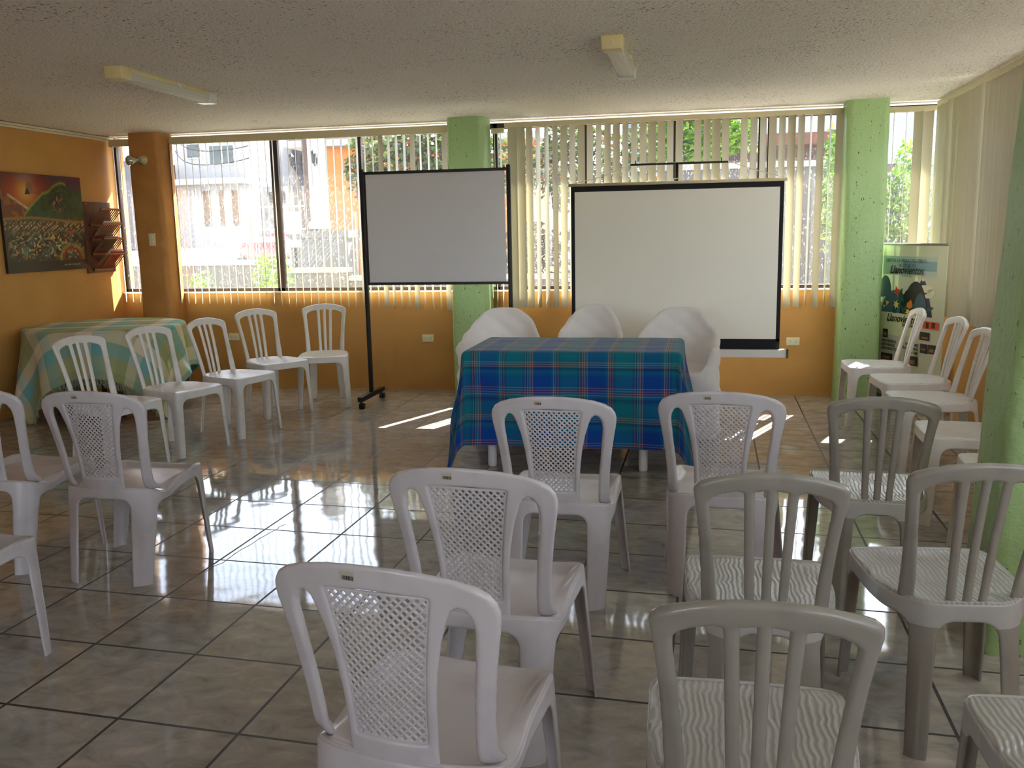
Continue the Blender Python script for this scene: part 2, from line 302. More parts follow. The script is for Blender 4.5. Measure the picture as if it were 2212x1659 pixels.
# ------------------------------------------------------------------ mesh helpers
class MB:
    def __init__(s): s.v = []; s.f = []
    def add(s, vs, fs):
        o = len(s.v); s.v += [tuple(v) for v in vs]; s.f += [tuple(i + o for i in f) for f in fs]
    def box(s, x0, x1, y0, y1, z0, z1, rot=None, piv=(0, 0, 0)):
        vs = [Vector((x, y, z)) for z in (z0, z1) for x, y in ((x0, y0), (x1, y0), (x1, y1), (x0, y1))]
        if rot is not None: pv = Vector(piv); vs = [rot @ (v - pv) + pv for v in vs]
        s.add(vs, [(3, 2, 1, 0), (4, 5, 6, 7), (0, 1, 5, 4), (1, 2, 6, 5), (2, 3, 7, 6), (3, 0, 4, 7)])
    def tube(s, pts, r, n=10, cap=True):
        pts = [Vector(p) for p in pts]; rs = r if isinstance(r, (list, tuple)) else [r] * len(pts)
        rings = []; prev = None
        for i, p in enumerate(pts):
            d = (pts[min(i + 1, len(pts) - 1)] - pts[max(i - 1, 0)]).normalized()
            a = prev if prev is not None else (Vector((0, 0, 1)) if abs(d.z) < 0.9 else Vector((1, 0, 0)))
            x = (a - d * a.dot(d)).normalized(); y = d.cross(x); prev = x
            rings.append([p + x * (rs[i] * math.cos(2 * PI * k / n)) + y * (rs[i] * math.sin(2 * PI * k / n)) for k in range(n)])
        vs = [v for q in rings for v in q]; fs = []
        for i in range(len(pts) - 1):
            for k in range(n): fs.append((i * n + k, i * n + (k + 1) % n, (i + 1) * n + (k + 1) % n, (i + 1) * n + k))
        if cap: fs.append(tuple(range(n - 1, -1, -1))); fs.append(tuple((len(pts) - 1) * n + k for k in range(n)))
        s.add(vs, fs)
    def lathe(s, prof, c=(0, 0, 0), n=24, axis=None):
        c = Vector(c); R = axis.to_track_quat('Z', 'Y').to_matrix() if axis is not None else Matrix.Identity(3)
        vs = []; fs = []
        for r, z in prof:
            for k in range(n): vs.append(R @ Vector((r * math.cos(2 * PI * k / n), r * math.sin(2 * PI * k / n), z)) + c)
        for i in range(len(prof) - 1):
            for k in range(n): fs.append((i * n + k, i * n + (k + 1) % n, (i + 1) * n + (k + 1) % n, (i + 1) * n + k))
        s.add(vs, fs)
    def prism(s, poly, z0, z1):
        n = len(poly); vs = [(x, y, z0) for x, y in poly] + [(x, y, z1) for x, y in poly]
        s.add(vs, [tuple(range(n - 1, -1, -1)), tuple(range(n, 2 * n))] + [(i, (i + 1) % n, n + (i + 1) % n, n + i) for i in range(n)])
    def build(s, name, m, parent=None, smooth=False, bevel=0, loc=None):
        me = bpy.data.meshes.new(name); me.from_pydata(s.v, [], s.f); me.update()
        return link(name, me, m, parent, smooth, bevel)
def link(name, me, m, parent=None, smooth=False, bevel=0):
    bm = bmesh.new(); bm.from_mesh(me); bmesh.ops.recalc_face_normals(bm, faces=bm.faces); bm.to_mesh(me); bm.free()
    if smooth: me.polygons.foreach_set('use_smooth', [True] * len(me.polygons))
    ms = m if isinstance(m, list) else [m]
    for k in ms: me.materials.append(k)
    o = bpy.data.objects.new(name, me); COL.objects.link(o)
    if parent is not None: o.parent = parent
    if bevel:
        b = o.modifiers.new('bevel', 'BEVEL'); b.width = bevel; b.segments = 3; b.limit_method = 'ANGLE'
        b.harden_normals = False
        me.polygons.foreach_set('use_smooth', [True] * len(me.polygons))
        for e in me.edges: pass
    return o
def tag(o, label, cat, group=None):
    o['label'] = label; o['category'] = cat
    if group: o['group'] = group
    return o
def thing(name, label, cat, loc=(0, 0, 0), rz=0, group=None):
    o = bpy.data.objects.new(name, None); COL.objects.link(o); o.location = loc; o.rotation_euler = (0, 0, rz)
    o.empty_display_size = 0.1
    return tag(o, label, cat, group)
def struct(o, kind='structure'): o['kind'] = kind; return o
def dup(root, loc, rz, label, group):
    r = root.copy(); COL.objects.link(r); r.location = loc; r.rotation_euler = (0, 0, rz); tag(r, label, root['category'], group)
    for ch in list(root.children):
        c = ch.copy(); COL.objects.link(c); c.parent = r
        for g in list(ch.children):
            d = g.copy(); COL.objects.link(d); d.parent = c
    return r

# ---- distance-field sheets ---------------------------------------------------
def polysd(pts, U, V):
    """signed distance to a closed polygon, positive inside"""
    P = np.array(pts, float); Q = np.roll(P, -1, 0); best = np.full(U.shape, 1e9); ins = np.zeros(U.shape, bool)
    for (ax, ay), (bx, by) in zip(P, Q):
        dx, dy = bx - ax, by - ay; l2 = dx * dx + dy * dy + 1e-12
        tt = np.clip(((U - ax) * dx + (V - ay) * dy) / l2, 0, 1)
        best = np.minimum(best, (U - ax - tt * dx) ** 2 + (V - ay - tt * dy) ** 2)
        c = ((ay > V) != (by > V)) & (U < (bx - ax) * (V - ay) / (by - ay + 1e-15) + ax)
        ins ^= c
    d = np.sqrt(best); return np.where(ins, d, -d)
def chaikin(p, n=2, closed=True):
    p = [np.array(q, float) for q in p]
    for _ in range(n):
        o = []; m = len(p)
        for i in range(m if closed else m - 1):
            a, b = p[i], p[(i + 1) % m]; o += [a * 0.75 + b * 0.25, a * 0.25 + b * 0.75]
        if not closed: o = [p[0]] + o + [p[-1]]
        p = o
    return np.array(p)
def smin(a, b, k):
    h = np.clip(0.5 + 0.5 * (b - a) / k, 0, 1); return b * (1 - h) + a * h - k * h * (1 - h)
def smax(a, b, k): return -smin(-a, -b, k)
def sheet(F, MAP, u0, u1, v0, v1, res, thick, rr=None, eps=1e-4):
    """closed shell: the region F>0 of the (u,v) plane, laid on the surface MAP, with rounded rims"""
    nx = max(2, int(round((u1 - u0) / res))); ny = max(2, int(round((v1 - v0) / res)))
    us = np.linspace(u0, u1, nx + 1); vs = np.linspace(v0, v1, ny + 1); U, V = np.meshgrid(us, vs, indexing='ij'); f = F(U, V)
    f = np.where(np.abs(f) < 1e-6, 1e-6, f)
    if rr is None: rr = thick / 2
    pu = []; pv = []; pd = []; key = {}; polys = []
    def node(i, j):
        k = (i, j)
        if k not in key: key[k] = len(pu); pu.append(us[i]); pv.append(vs[j]); pd.append(f[i, j])
        return key[k]
    def cross(a, b):
        if a > b: a, b = b, a
        k = (a, b)
        if k not in key:
            fa, fb = f[a], f[b]; tt = fa / (fa - fb); key[k] = len(pu)
            pu.append(us[a[0]] + (us[b[0]] - us[a[0]]) * tt); pv.append(vs[a[1]] + (vs[b[1]] - vs[a[1]]) * tt); pd.append(0.0)
        return key[k]
    pos = f > 0
    for i in range(nx):
        for j in range(ny):
            c = ((i, j), (i + 1, j), (i + 1, j + 1), (i, j + 1)); s = [pos[q] for q in c]
            if not any(s): continue
            if all(s): polys.append([node(*q) for q in c]); continue
            pl = []
            for k in range(4):
                a, b = c[k], c[(k + 1) % 4]
                if pos[a]: pl.append(node(*a))
                if pos[a] != pos[b]: pl.append(cross(a, b))
            if len(pl) >= 3: polys.append(pl)
    pu = np.array(pu); pv = np.array(pv); pd = np.array(pd)
    P = MAP(pu, pv); Pu = MAP(pu + eps, pv) - MAP(pu - eps, pv); Pv = MAP(pu, pv + eps) - MAP(pu, pv - eps)
    Nn = np.cross(Pu, Pv); Nn /= np.linalg.norm(Nn, axis=1)[:, None] + 1e-12
    th = thick(pu, pv) if callable(thick) else thick
    off = 0.5 * th * np.sqrt(np.clip(1 - (1 - np.clip(pd / rr, 0, 1)) ** 2, 0, 1))
    A = P + Nn * off[:, None]; Bk = P - Nn * off[:, None]
    n = len(pu); rim = pd == 0.0; idx = np.arange(n) + n; idx[rim] = np.arange(n)[rim]
    verts = np.vstack([A, Bk]); faces = [tuple(q) for q in polys] + [tuple(int(idx[k]) for k in reversed(q)) for q in polys]
    return verts, faces
def sheet_obj(name, parts, m, parent=None, merge=True):
    vs = []; fs = []
    for a, b in parts:
        o = len(vs); vs += [tuple(p) for p in a]; fs += [tuple(i + o for i in q) for q in b]
    me = bpy.data.meshes.new(name); me.from_pydata(vs, [], fs)
    bm = bmesh.new(); bm.from_mesh(me)
    if merge: bmesh.ops.remove_doubles(bm, verts=bm.verts, dist=2e-5)
    lo = [v for v in bm.verts if not v.link_faces]
    bmesh.ops.delete(bm, geom=lo, context='VERTS'); bm.to_mesh(me); bm.free()
    return link(name, me, m, parent, smooth=True)

def perimeter(pts, iters=3):
    """closed smooth curve through control polygon; returns position function of arc length"""
    p = chaikin(pts, iters); q = np.vstack([p, p[:1]]); seg = np.linalg.norm(np.diff(q, axis=0), axis=1); s = np.concatenate([[0], np.cumsum(seg)])
    Lp = s[-1]
    def f(x): x = np.mod(x, Lp); return np.stack([np.interp(x, s, q[:, 0]), np.interp(x, s, q[:, 1])], -1)
    def near(pt):
        xs = np.linspace(0, Lp, 1200, endpoint=False); d = np.linalg.norm(f(xs) - np.array(pt), axis=1); return xs[d.argmin()]
    return f, Lp, near, p

# ---- skirt + legs shared builder ----------------------------------------------
def legs_and_skirt(parent, seatmesh, per, corners, targets, ztop, zcut, apron, widths, matl, thick, res=0.005, seat_parts=None, topz=None):
    f, Lp, near, _ = per
    sc = [near(c) for c in corners]; order = np.argsort(sc); ss = [sc[i] for i in order]
    dl = [np.array(targets[i]) - f(np.array([sc[i]]))[0] for i in order]; wd = [widths[i] for i in order]
    def cyc(s, a): return (s - a + Lp / 2) % Lp - Lp / 2
    xs = np.array([ss[-1] - Lp] + ss + [ss[0] + Lp]); D = np.array([dl[-1]] + dl + [dl[0]])
    def splay(s):
        s = np.mod(s, Lp); k = np.clip(np.searchsorted(xs, s) - 1, 0, len(xs) - 2); tt = (s - xs[k]) / (xs[k + 1] - xs[k])
        tt = np.clip((tt - 0.25) / 0.5, 0, 1); tt = tt * tt * (3 - 2 * tt)
        return D[k] * (1 - tt)[..., None] + D[k + 1] * tt[..., None]
    zt = (lambda s: np.full(np.shape(s), ztop)) if topz is None else topz
    def MAP(s, z):
        p = f(s) + splay(s) * (1 - z / ztop)[..., None]; return np.stack([p[..., 0], p[..., 1], z + (zt(s) - ztop) * np.clip(z / ztop, 0, 1) ** 3], -1)
    def F(s, z):
        d = z - (ztop - apron)
        for a, (wt, wb) in zip(ss, wd):
            wz = wb + (wt - wb) * np.clip(z / ztop, 0, 1)
            d = smax(d, wz - np.abs(cyc(s, a)), 0.05)
        return np.minimum(d, ztop + 0.0005 - z)
    parts = [sheet(F, MAP, 0, Lp, zcut, ztop + 0.002, res, thick)]
    if seat_parts: parts += seat_parts
    st = sheet_obj('seat', parts, seatmesh, parent)
    for a, (wt, wb) in zip(ss, wd):
        sheet_obj('leg', [sheet(F, MAP, a - wt * 1.9 - 0.02, a + wt * 1.9 + 0.02, 0, zcut, res, thick)], matl, parent)
    return st

# ------------------------------------------------------------------ slat chair
def slat_chair(label, group, pm='plasB', rm='ribB'):
    t = thing('slat_back_chair', label, 'chair', group=group)
    pts = [(-.178, .215), (0, .222), (.178, .215), (.205, .195), (.206, .12), (.20, -.06), (.178, -.145), (.125, -.205), (.09, -.222), (0, -.222), (-.09, -.222), (-.125, -.205), (-.178, -.145), (-.20, -.06), (-.206, .12), (-.205, .195)]
    per = perimeter(pts, 2); poly = per[3]; zt = 0.438
    def seatmap(u, v):
        r2 = (u / .2) ** 2 + ((v) / .22) ** 2
        z = zt - 0.012 * np.clip(1 - r2, 0, 1) - 0.010 * np.clip((v - .15) / .07, 0, 1) ** 2
        return np.stack([u, v, z], -1)
    def SF(u, v): return polysd(poly, u, v) + 0.001
    seat = sheet(SF, seatmap, -.215, .215, -.23, .23, 0.006, 0.008, rr=0.008)
    legs_and_skirt(t, [M[rm]], per, [(.198, .20), (-.198, .20), (.112, -.212), (-.112, -.212)], [(.212, .222), (-.212, .222), (.130, -.262), (-.130, -.262)], zt, 0.37, 0.052,
                   [(.047, .034), (.047, .034), (.038, .030), (.038, .030)], M[pm], 0.010, 0.005, seat_parts=[seat])
    # back frame
    right = [(.165, .405), (.166, .47), (.169, .55), (.175, .64), (.183, .72), (.190, .77), (.193, .79), (.190, .806), (.178, .817), (.15, .828), (.10, .841), (.05, .848), (0, .850)]
    outer = right + [(-x, z) for x, z in reversed(right[:-1])]
    def F(u, v):
        a = np.abs(u); f = polysd(outer, u, v)
        c1 = lambda z: .0425 + (z - .43) / (.79 - .43) * .012     # side slat centre
        # openings: middle (between slats), outer (slat to post)
        z0 = .395
        mid = [(.0125, z0), (.0295, z0), (.0295, .43), (.0405, .795), (.0130, .800), (.0125, .78)]
        out = [(.054, z0), (.054, .43), (.0665, .775), (.0685, .792), (.085, .795), (.12, .785), (.142, .775), (.152, .762), (.152, .74), (.146, .68), (.139, .60), (.130, .50), (.126, z0)]
        for q, r in ((mid, .006), (out, .010)):
            cx = sum(x for x, _ in q) / len(q)
            g = polysd(q, a, v); f = smin(f, -g, 0.018)
        low = np.minimum(v - .418, 9); slat = a < .06
        return np.where(slat, np.minimum(f, low), f)
    def MAP(u, v):
        h = np.clip((v - .40) / .45, 0, 1); yc = -.207 - .012 * h - .080 * h ** 1.35; k = 2.35 - 1.95 * h ** 0.7
        return np.stack([u, yc + k * u * u * np.where(np.abs(u) < .2, 1, 1), v], -1)
    thick = lambda u, v: 0.015 + 0.009 * np.clip((np.abs(u) - .12) / .05, 0, 1) + 0.007 * np.clip((v - .79) / .03, 0, 1)
    sheet_obj('backrest', [sheet(F, MAP, -.2, .2, .40, .856, 0.0034, thick, rr=0.012)], M[pm], t)
    return t

# ------------------------------------------------------------------ lattice chair
def lattice_chair(label, group):
    t = thing('lattice_back_chair', label, 'chair', group=group)
    pts = [(-.165, .215), (0, .205), (.165, .215), (.205, .20), (.214, .13), (.212, 0), (.218, -.10), (.215, -.16), (.19, -.205), (.12, -.232), (0, -.240), (-.12, -.232), (-.19, -.205), (-.215, -.16), (-.218, -.10), (-.212, 0), (-.214, .13), (-.205, .20)]
    per = perimeter(pts, 2); poly = per[3]; zt = 0.415; f = per[0]
    def rim(x, y):
        side = np.clip((np.abs(x) - .12) / .09, 0, 1)
        return zt + side * (-.035 * np.exp(-((y + .11) / .085) ** 2) + .012 * np.exp(-((y - .13) / .07) ** 2)) - (1 - side) * .006 * (y > .15)
    def seatmap(u, v):
        d = np.clip(polysd(poly, u, v) / .05, 0, 1); dd = d * d * (3 - 2 * d)
        z = rim(u, v) * (1 - dd) + dd * (.392 + .006 * np.cos(v * 9))
        fr = np.clip((v - .10) / .10, 0, 1); z = z * 1.0 + fr * fr * dd * .012
        return np.stack([u, v, z], -1)
    seat = sheet(lambda u, v: polysd(poly, u, v) + .001, seatmap, -.226, .226, -.245, .225, 0.006, 0.008, rr=0.006)
    tz = lambda s: rim(f(s)[..., 0], f(s)[..., 1])
    legs_and_skirt(t, M['plasA'], per, [(.200, .195), (-.200, .195), (.178, -.205), (-.178, -.205)], [(.244, .175), (-.244, .175), (.168, -.262), (-.168, -.262)], zt, 0.345, 0.045,
                   [(.052, .033), (.052, .033), (.060, .042), (.060, .042)], M['plasA'], 0.009, 0.005, seat_parts=[seat], topz=tz)
    right = [(.208, .40), (.207, .44), (.208, .50), (.213, .56), (.221, .63), (.231, .69), (.239, .735), (.241, .76), (.237, .78), (.224, .800), (.20, .815), (.16, .829), (.10, .839), (.05, .843), (0, .844)]
    outer = right + [(-x, z) for x, z in reversed(right[:-1])]
    def pan(v, g): # lattice field half width
        h = np.clip((v - .46) / (.79 - .46), 0, 1); return .078 + .034 * h ** 1.8 - g
    def MAP(u, v):
        h = np.clip((v - .38) / .46, 0, 1); yc = -.234 - .058 * h ** 1.3; k = 1.55 - 1.05 * h ** 0.8
        y = yc + k * u * u
        y = y + .036 * np.clip((.46 - v) / .06, 0, 1.6) ** 2 * np.clip((np.abs(u) - .14) / .06, 0, 1)
        return np.stack([u, y, v], -1)
    tear = [(.098, .372), (.098, .45), (.102, .55), (.110, .62), (.124, .69), (.140, .74), (.150, .762), (.162, .770), (.176, .765), (.187, .745), (.190, .72), (.184, .65), (.174, .56), (.168, .48), (.166, .40), (.160, .372)]
    def F(u, v):
        a = np.abs(u); g = polysd(outer, u, v); g = smin(g, -polysd(tear, a, v), 0.02)
        lat = smin(pan(v, 0) - a, np.minimum(.785 + .006 * np.cos(u * 14) - v, v - .462), .006)
        g = np.minimum(g, -lat)
        return np.where(a < .15, np.minimum(g, v - .372), g)
    thick = lambda u, v: 0.013 + 0.008 * np.clip((np.abs(u) - .16) / .04, 0, 1)
    bk = sheet_obj('backrest', [sheet(F, MAP, -.247, .247, .37, .85, 0.0040, thick, rr=0.009)], M['plasA'], t)
    def FL(u, v):
        a = np.abs(u); e = smin(pan(v, -.003) - a, np.minimum(.789 - v, v - .459), .006)
        ein = smin(pan(v, .004) - a, np.minimum(.782 - v, v - .466), .006)
        P = .0192
        def dia(x, y):
            x = (x + P / 2) % P - P / 2; y = (y + P / 2) % P - P / 2; return (np.abs(x) + np.abs(y) - .0052) * .7071
        hh = np.minimum(dia(u, v), dia(u + P / 2, v + P / 2))
        hh = np.maximum(hh, -ein)
        return np.minimum(e, hh)
    MAP2 = lambda u, v: MAP(u, v) + np.array([0, .0005, 0])
    sheet_obj('lattice_panel', [sheet(FL, MAP2, -.122, .122, .457, .791, 0.0023, 0.005, rr=0.0022)], M['plasA'], t)
    # sticker on the back of the top rail (faces -y)
    mb = MB(); bars = MB()
    def sp(u, v, o): 
        p = MAP(np.array([u]), np.array([v]))[0]; q = MAP(np.array([u]), np.array([v + .002]))[0] - MAP(np.array([u]), np.array([v - .002]))[0]; r = MAP(np.array([u + .002]), np.array([v]))[0] - MAP(np.array([u - .002]), np.array([v]))[0]
        n = np.cross(r, q); n /= np.linalg.norm(n); n = n if n[1] < 0 else -n
        return p + n * o
    us = (-.066, -.034); vs = (.810, .829)
    q = [sp(us[0], vs[0], .0072), sp(us[1], vs[0], .0072), sp(us[1], vs[1], .0072), sp(us[0], vs[1], .0072)]; q2 = [sp(us[0], vs[0], .004), sp(us[1], vs[0], .004), sp(us[1], vs[1], .004), sp(us[0], vs[1], .004)]
    mb.add(q + q2, [(0, 1, 2, 3), (0, 4, 5, 1), (1, 5, 6, 2), (2, 6, 7, 3), (3, 7, 4, 0)])
    st = mb.build('barcode_sticker', mat('sticker_paper', srgb(186, 178, 160), .5), t)
    u = us[0] + .006; rnd = random.Random(4)
    while u < us[1] - .003:
        wd = rnd.choice((.0008, .0012, .002)); z1 = vs[0] + .011
        bars.add([sp(u, vs[0] + .002, .0074), sp(u + wd, vs[0] + .002, .0074), sp(u + wd, z1, .0074), sp(u, z1, .0074)], [(0, 1, 2, 3)]); u += wd + rnd.choice((.0007, .001))
    bars.build('barcode', M['slot'], st)
    return t

GA = 'lattice back chairs in the left and centre rows'; GB = 'slat back chairs around the room'
A = [
 (-0.552, 1.800, 6.150, 'white plastic chair with lattice back, nearest to the camera, turned away'),
 (-0.562, 2.506, 6.179, 'white lattice back chair directly behind the nearest lattice back chair'),
 (-0.523, 3.553, 6.258, 'white lattice back chair in front of the middle of the plaid table'),
 (0.117, 3.720, -0.078, 'white lattice back chair in front of the right end of the plaid table'),
 (-2.455, 3.487, 6.290, 'white lattice back chair standing whole beside the open tiled floor on the left'),
 (-3.050, 3.530, 6.24, 'white lattice back chair at left picture edge, its back and seat overlapped by its neighbour'),
 (-2.520, 2.480, 6.12, 'white chair at lower left picture edge, only its seat corner and front leg showing'),
]
ca = lattice_chair(A[0][3], GA); ca.location = (A[0][0], A[0][1], 0); ca.rotation_euler = (0, 0, A[0][2])
for x, y, r, l in A[1:]: dup(ca, (x, y, 0), r, l, GA)
B = [
 (-3.158, 7.234, 3.480, 'white slat back chair nearest the whiteboard, facing the camera'),
 (-3.427, 6.828, 4.099, 'white slat back chair second from the whiteboard stand in the left row'),
 (-3.384, 6.109, 4.440, 'white slat back chair in the middle of the left row, right beside the round table'),
 (-3.500, 5.530, 4.400, 'white slat back chair in front of the round table, with its whole seat in view'),
 (-3.615, 4.973, 4.445, 'white slat back chair by the round table, seat half hidden by a lattice chair'),
 (1.304, 6.967, 1.590, 'white slat back chair in front of the roll-up banner, facing left'),
 (1.400, 6.300, 1.640, 'white slat back chair second from the banner along the right wall'),
 (1.370, 5.620, 1.640, 'white slat back chair third from the banner along the right wall'),
 (1.330, 4.720, 1.520, 'white slat back chair by the right wall, its back hidden behind the near green column'),
 (1.36, 4.02, 1.55, 'white slat back chair by the right wall, almost hidden, nearest the near green column'),
 (0.677, 3.644, 6.241, 'greyish slat back chair seen from behind, rightmost in front of the projection screen'),
 (0.187, 2.548, 6.300, 'greyish slat back chair seen from behind, just beyond the nearest slat back chair'),
 (0.119, 1.742, 6.284, 'greyish slat back chair at the bottom of the picture, nearest of its kind'),
 (0.711, 2.716, 6.381, 'slat back chair seen from behind at the right edge beside the near green column'),
 (0.790, 1.775, 6.283, 'slat back chair at bottom right corner with only its ribbed seat showing'),
]
cb = slat_chair(B[0][3], GB); cb.location = (B[0][0], B[0][1], 0); cb.rotation_euler = (0, 0, B[0][2])
for x, y, r, l in B[1:10]: dup(cb, (x, y, 0), r, l, GB)
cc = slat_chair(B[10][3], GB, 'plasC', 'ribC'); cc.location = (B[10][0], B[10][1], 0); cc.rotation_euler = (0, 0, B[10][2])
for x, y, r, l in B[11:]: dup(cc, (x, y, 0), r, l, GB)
# ------------------------------------------------------------------ room shell
XL, XR, YB, YF, ZC = -5.59, 1.90, 8.0, -3.6, 2.42
def slab(name, m, *boxes):
    mb = MB()
    for b in boxes: mb.box(*b)
    return struct(mb.build(name, m))
slab('floor', M['floor'], (XL - .2, XR + .2, YF - .2, YB + .2, -0.12, 0.0))
# ceiling: slab that runs out past the windows as a small eave
slab('ceiling', M['ceiling'], (XL - .3, XR + .30, YF - .3, YB + .44, ZC, ZC + .22))
slab('wall_left', M['orange'], (XL - .2, XL, YF - .2, YB + .2, 0, ZC))
slab('wall_back', M['orange'], (XL, XR + .2, YB, YB + .14, 0, .92))
slab('wall_right', M['orange'], (XR, XR + .14, YF, YB, 0, .92))
# unseen wall behind the camera; its one opening is added to let light in
slab('wall_front', M['orange'], (XL, XR + .2, YF - .14, YF, 0, .6), (XL, XR + .2, YF - .14, YF, 2.2, ZC), (XL, -3.4, YF - .14, YF, .6, 2.2), (-2.1, XR + .2, YF - .14, YF, .6, 2.2))
slab('trim_sill', M['white_cornice'], (XL, XR, YB - .008, YB + .05, .915, .928))
mb = MB(); mb.box(XL, XL + .035, YF, YB, 2.375, 2.392); mb.box(XL, XL + .045, YF, YB, 2.395, 2.412); struct(mb.build('trim_left_rail', M['white_cornice']))

def window(name, axis, pos, a0, a1, mull, z0=.925, z1=2.40, depth=.05, thickm=.045):
    """a glazed aluminium window in a wall; axis 'x' runs along x"""
    f = MB(); g = MB()
    def bx(mb, u0, u1, z_0, z_1, d0, d1):
        if axis == 'x': mb.box(u0, u1, pos + d0, pos + d1, z_0, z_1)
        else: mb.box(pos + d0, pos + d1, u0, u1, z_0, z_1)
    bx(f, a0, a1, z0, z0 + .035, 0, depth); bx(f, a0, a1, z1 - .05, z1, 0, depth); bx(f, a0, a0 + .03, z0, z1, 0, depth); bx(f, a1 - .03, a1, z0, z1, 0, depth)
    for m_ in mull:
        wd = m_[1] if isinstance(m_, tuple) else thickm; c = m_[0] if isinstance(m_, tuple) else m_
        bx(f, c - wd / 2, c + wd / 2, z0, z1, 0, depth)
    fo = struct(f.build(name, M['bronze'], bevel=.003))
    bx(g, a0 + .01, a1 - .01, z0 + .01, z1 - .01, depth * .45, depth * .55)
    go = g.build('pane', M['glass'], fo)
    return fo
window('window_1', 'x', 8.045, XL, -2.0, [(-3.91, .075), (-3.06, .03), (-5.0, .04)])
window('window_2', 'x', 8.045, -2.0, 1.30, [(-1.78, .04), (-.96, .04), (-.23, .065), (.50, .03), (.575, .03)])
window('window_3', 'x', 8.045, 1.30, XR + .05, [])
window('window_4', 'y', 1.945, 3.4, 8.0, [4.5, 5.7, 6.9], z0=.925)
window('window_5', 'y', 1.945, -3.5, 3.1, [-1.8, -.2, 1.5], z0=.925)

# columns
def column(name, x0, x1, y0, y1, m, r=.05, lean=0.0):
    pts = []
    for cx, cy, a in ((x1 - r, y1 - r, 0), (x0 + r, y1 - r, 90), (x0 + r, y0 + r, 180), (x1 - r, y0 + r, 270)):
        for k in range(6): t_ = math.radians(a + 18 * k); pts.append((cx + r * math.cos(t_), cy + r * math.sin(t_)))
    vs = []; fs = []; n = len(pts); nz = 40
    for i in range(nz + 1):
        z = ZC * i / nz
        for k, (x, y) in enumerate(pts):
            s_ = .0035 * math.sin(z * 4.1 + k * .9) + .002 * math.sin(z * 11 + k * 2.1)
            cx, cy = (x0 + x1) / 2, (y0 + y1) / 2; d = math.hypot(x - cx, y - cy)
            vs.append((x + lean * z + (x - cx) / d * s_, y + (y - cy) / d * s_, z))
    for i in range(nz):
        for k in range(n): fs.append((i * n + k, i * n + (k + 1) % n, (i + 1) * n + (k + 1) % n, (i + 1) * n + k))
    me = bpy.data.meshes.new(name); me.from_pydata(vs, [], fs); o = link(name, me, m, None, smooth=True); return o
for nm, x0, x1, y0, y1, m in (('column_orange', -5.22, -4.90, 7.72, 8.0, 'ocol'), ('column_middle', -2.12, -1.80, 7.66, 7.99, 'green'), ('column_corner', 1.14, 1.46, 7.69, 7.99, 'green'), ('column_near', .965, 1.285, 3.12, 3.44, 'green')):
    o = column(nm, x0, x1, y0, y1, M[m], lean=.045 if nm == 'column_near' else 0.0); struct(o)

k = MB(); rk = random.Random(8)
cx0, cy0, cx1, cy1 = -2.10, 3.42, -2.05, 4.08; pts_c = []
for i in range(19):
    t_ = i / 18; pts_c.append((cx0 + (cx1 - cx0) * t_ + rk.uniform(-.008, .008), cy0 + (cy1 - cy0) * t_ + rk.uniform(-.006, .006)))
for (xa, ya), (xb, yb) in zip(pts_c, pts_c[1:]): k.box(-.0016, .0016, 0, math.hypot(xb - xa, yb - ya), .0002, .0008, Matrix.Rotation(-math.atan2(xb - xa, yb - ya), 3, 'Z')); n8 = k.v[-8:]; k.v[-8:] = [(v[0] + xa, v[1] + ya, v[2]) for v in n8]
struct(k.build('trim_floor_crack', M['slot']))
# ------------------------------------------------------------------ vertical blinds
def vane_mesh(wd, z0, z1, name='vane'):
    # slightly bowed strip, closed solid
    n = 6; prof = []
    for i in range(n + 1):
        u = -wd / 2 + wd * i / n; prof.append((u, .0035 * (1 - (2 * u / wd) ** 2)))
    ring = [(u, y + .0006) for u, y in prof] + [(u, y - .0006) for u, y in reversed(prof)]
    k = len(ring); vs = [(x, y, z0) for x, y in ring] + [(x, y, z1) for x, y in ring]
    fs = [(i, (i + 1) % k, k + (i + 1) % k, k + i) for i in range(k)] + [tuple(range(k - 1, -1, -1)), tuple(range(k, 2 * k))]
    me = bpy.data.meshes.new(name); me.from_pydata(vs, [], fs)
    bm = bmesh.new(); bm.from_mesh(me); bmesh.ops.recalc_face_normals(bm, faces=bm.faces); bm.to_mesh(me); bm.free()
    me.materials.append(M['vane']); return me
def blind(label, axis, pos, a0, a1, top, items, wd=.089, zb=.78, group='cream vertical blinds at the windows', rail_h=.042):
    """items: list of (position, angle in degrees, bottom z)"""
    root = thing('vertical_blind', label, 'blind', (0, 0, 0), 0, group)
    mb = MB()
    if axis == 'x': mb.box(a0, a1, pos - .022, pos + .022, top - rail_h, top)
    else: mb.box(pos - .022, pos + .022, a0, a1, top - rail_h, top)
    mb.build('head_rail', M['header'], root, bevel=.004)
    me = vane_mesh(wd, -1, 0)
    for c, a, z0 in items:
        h = top - rail_h - z0 + .004
        o = bpy.data.objects.new('vane', me); COL.objects.link(o); o.parent = root
        o.location = (c, pos, top - rail_h + .004) if axis == 'x' else (pos, c, top - rail_h + .004)
        o.rotation_euler = (0, 0, math.radians(a)); o.scale = (1, 1, h)
    return root
rv = random.Random(11)
def row(a0, a1, sp, ang, jit, zb0, zb1, skip=()):
    out = []; n = int(round((a1 - a0) / sp))
    for i in range(n + 1):
        if i in skip: continue
        c = a0 + (a1 - a0) * i / n
        out.append((c, ang + rv.uniform(-jit, jit), zb0 + (zb1 - zb0) * i / n))
    return out
v1 = row(-5.51, -2.14, .0745, -60, 5, .84, .75)
v1 = [(c, (-30 if abs(c + 3.22) < .03 else (-42 if c > -2.95 and k % 4 == 0 else a)), z) for k, (c, a, z) in enumerate(v1)]
blind('cream vertical blind over the left window, slats turned almost edge on', 'x', 7.93, -5.54, -2.13, 2.388, v1, rail_h=.066)
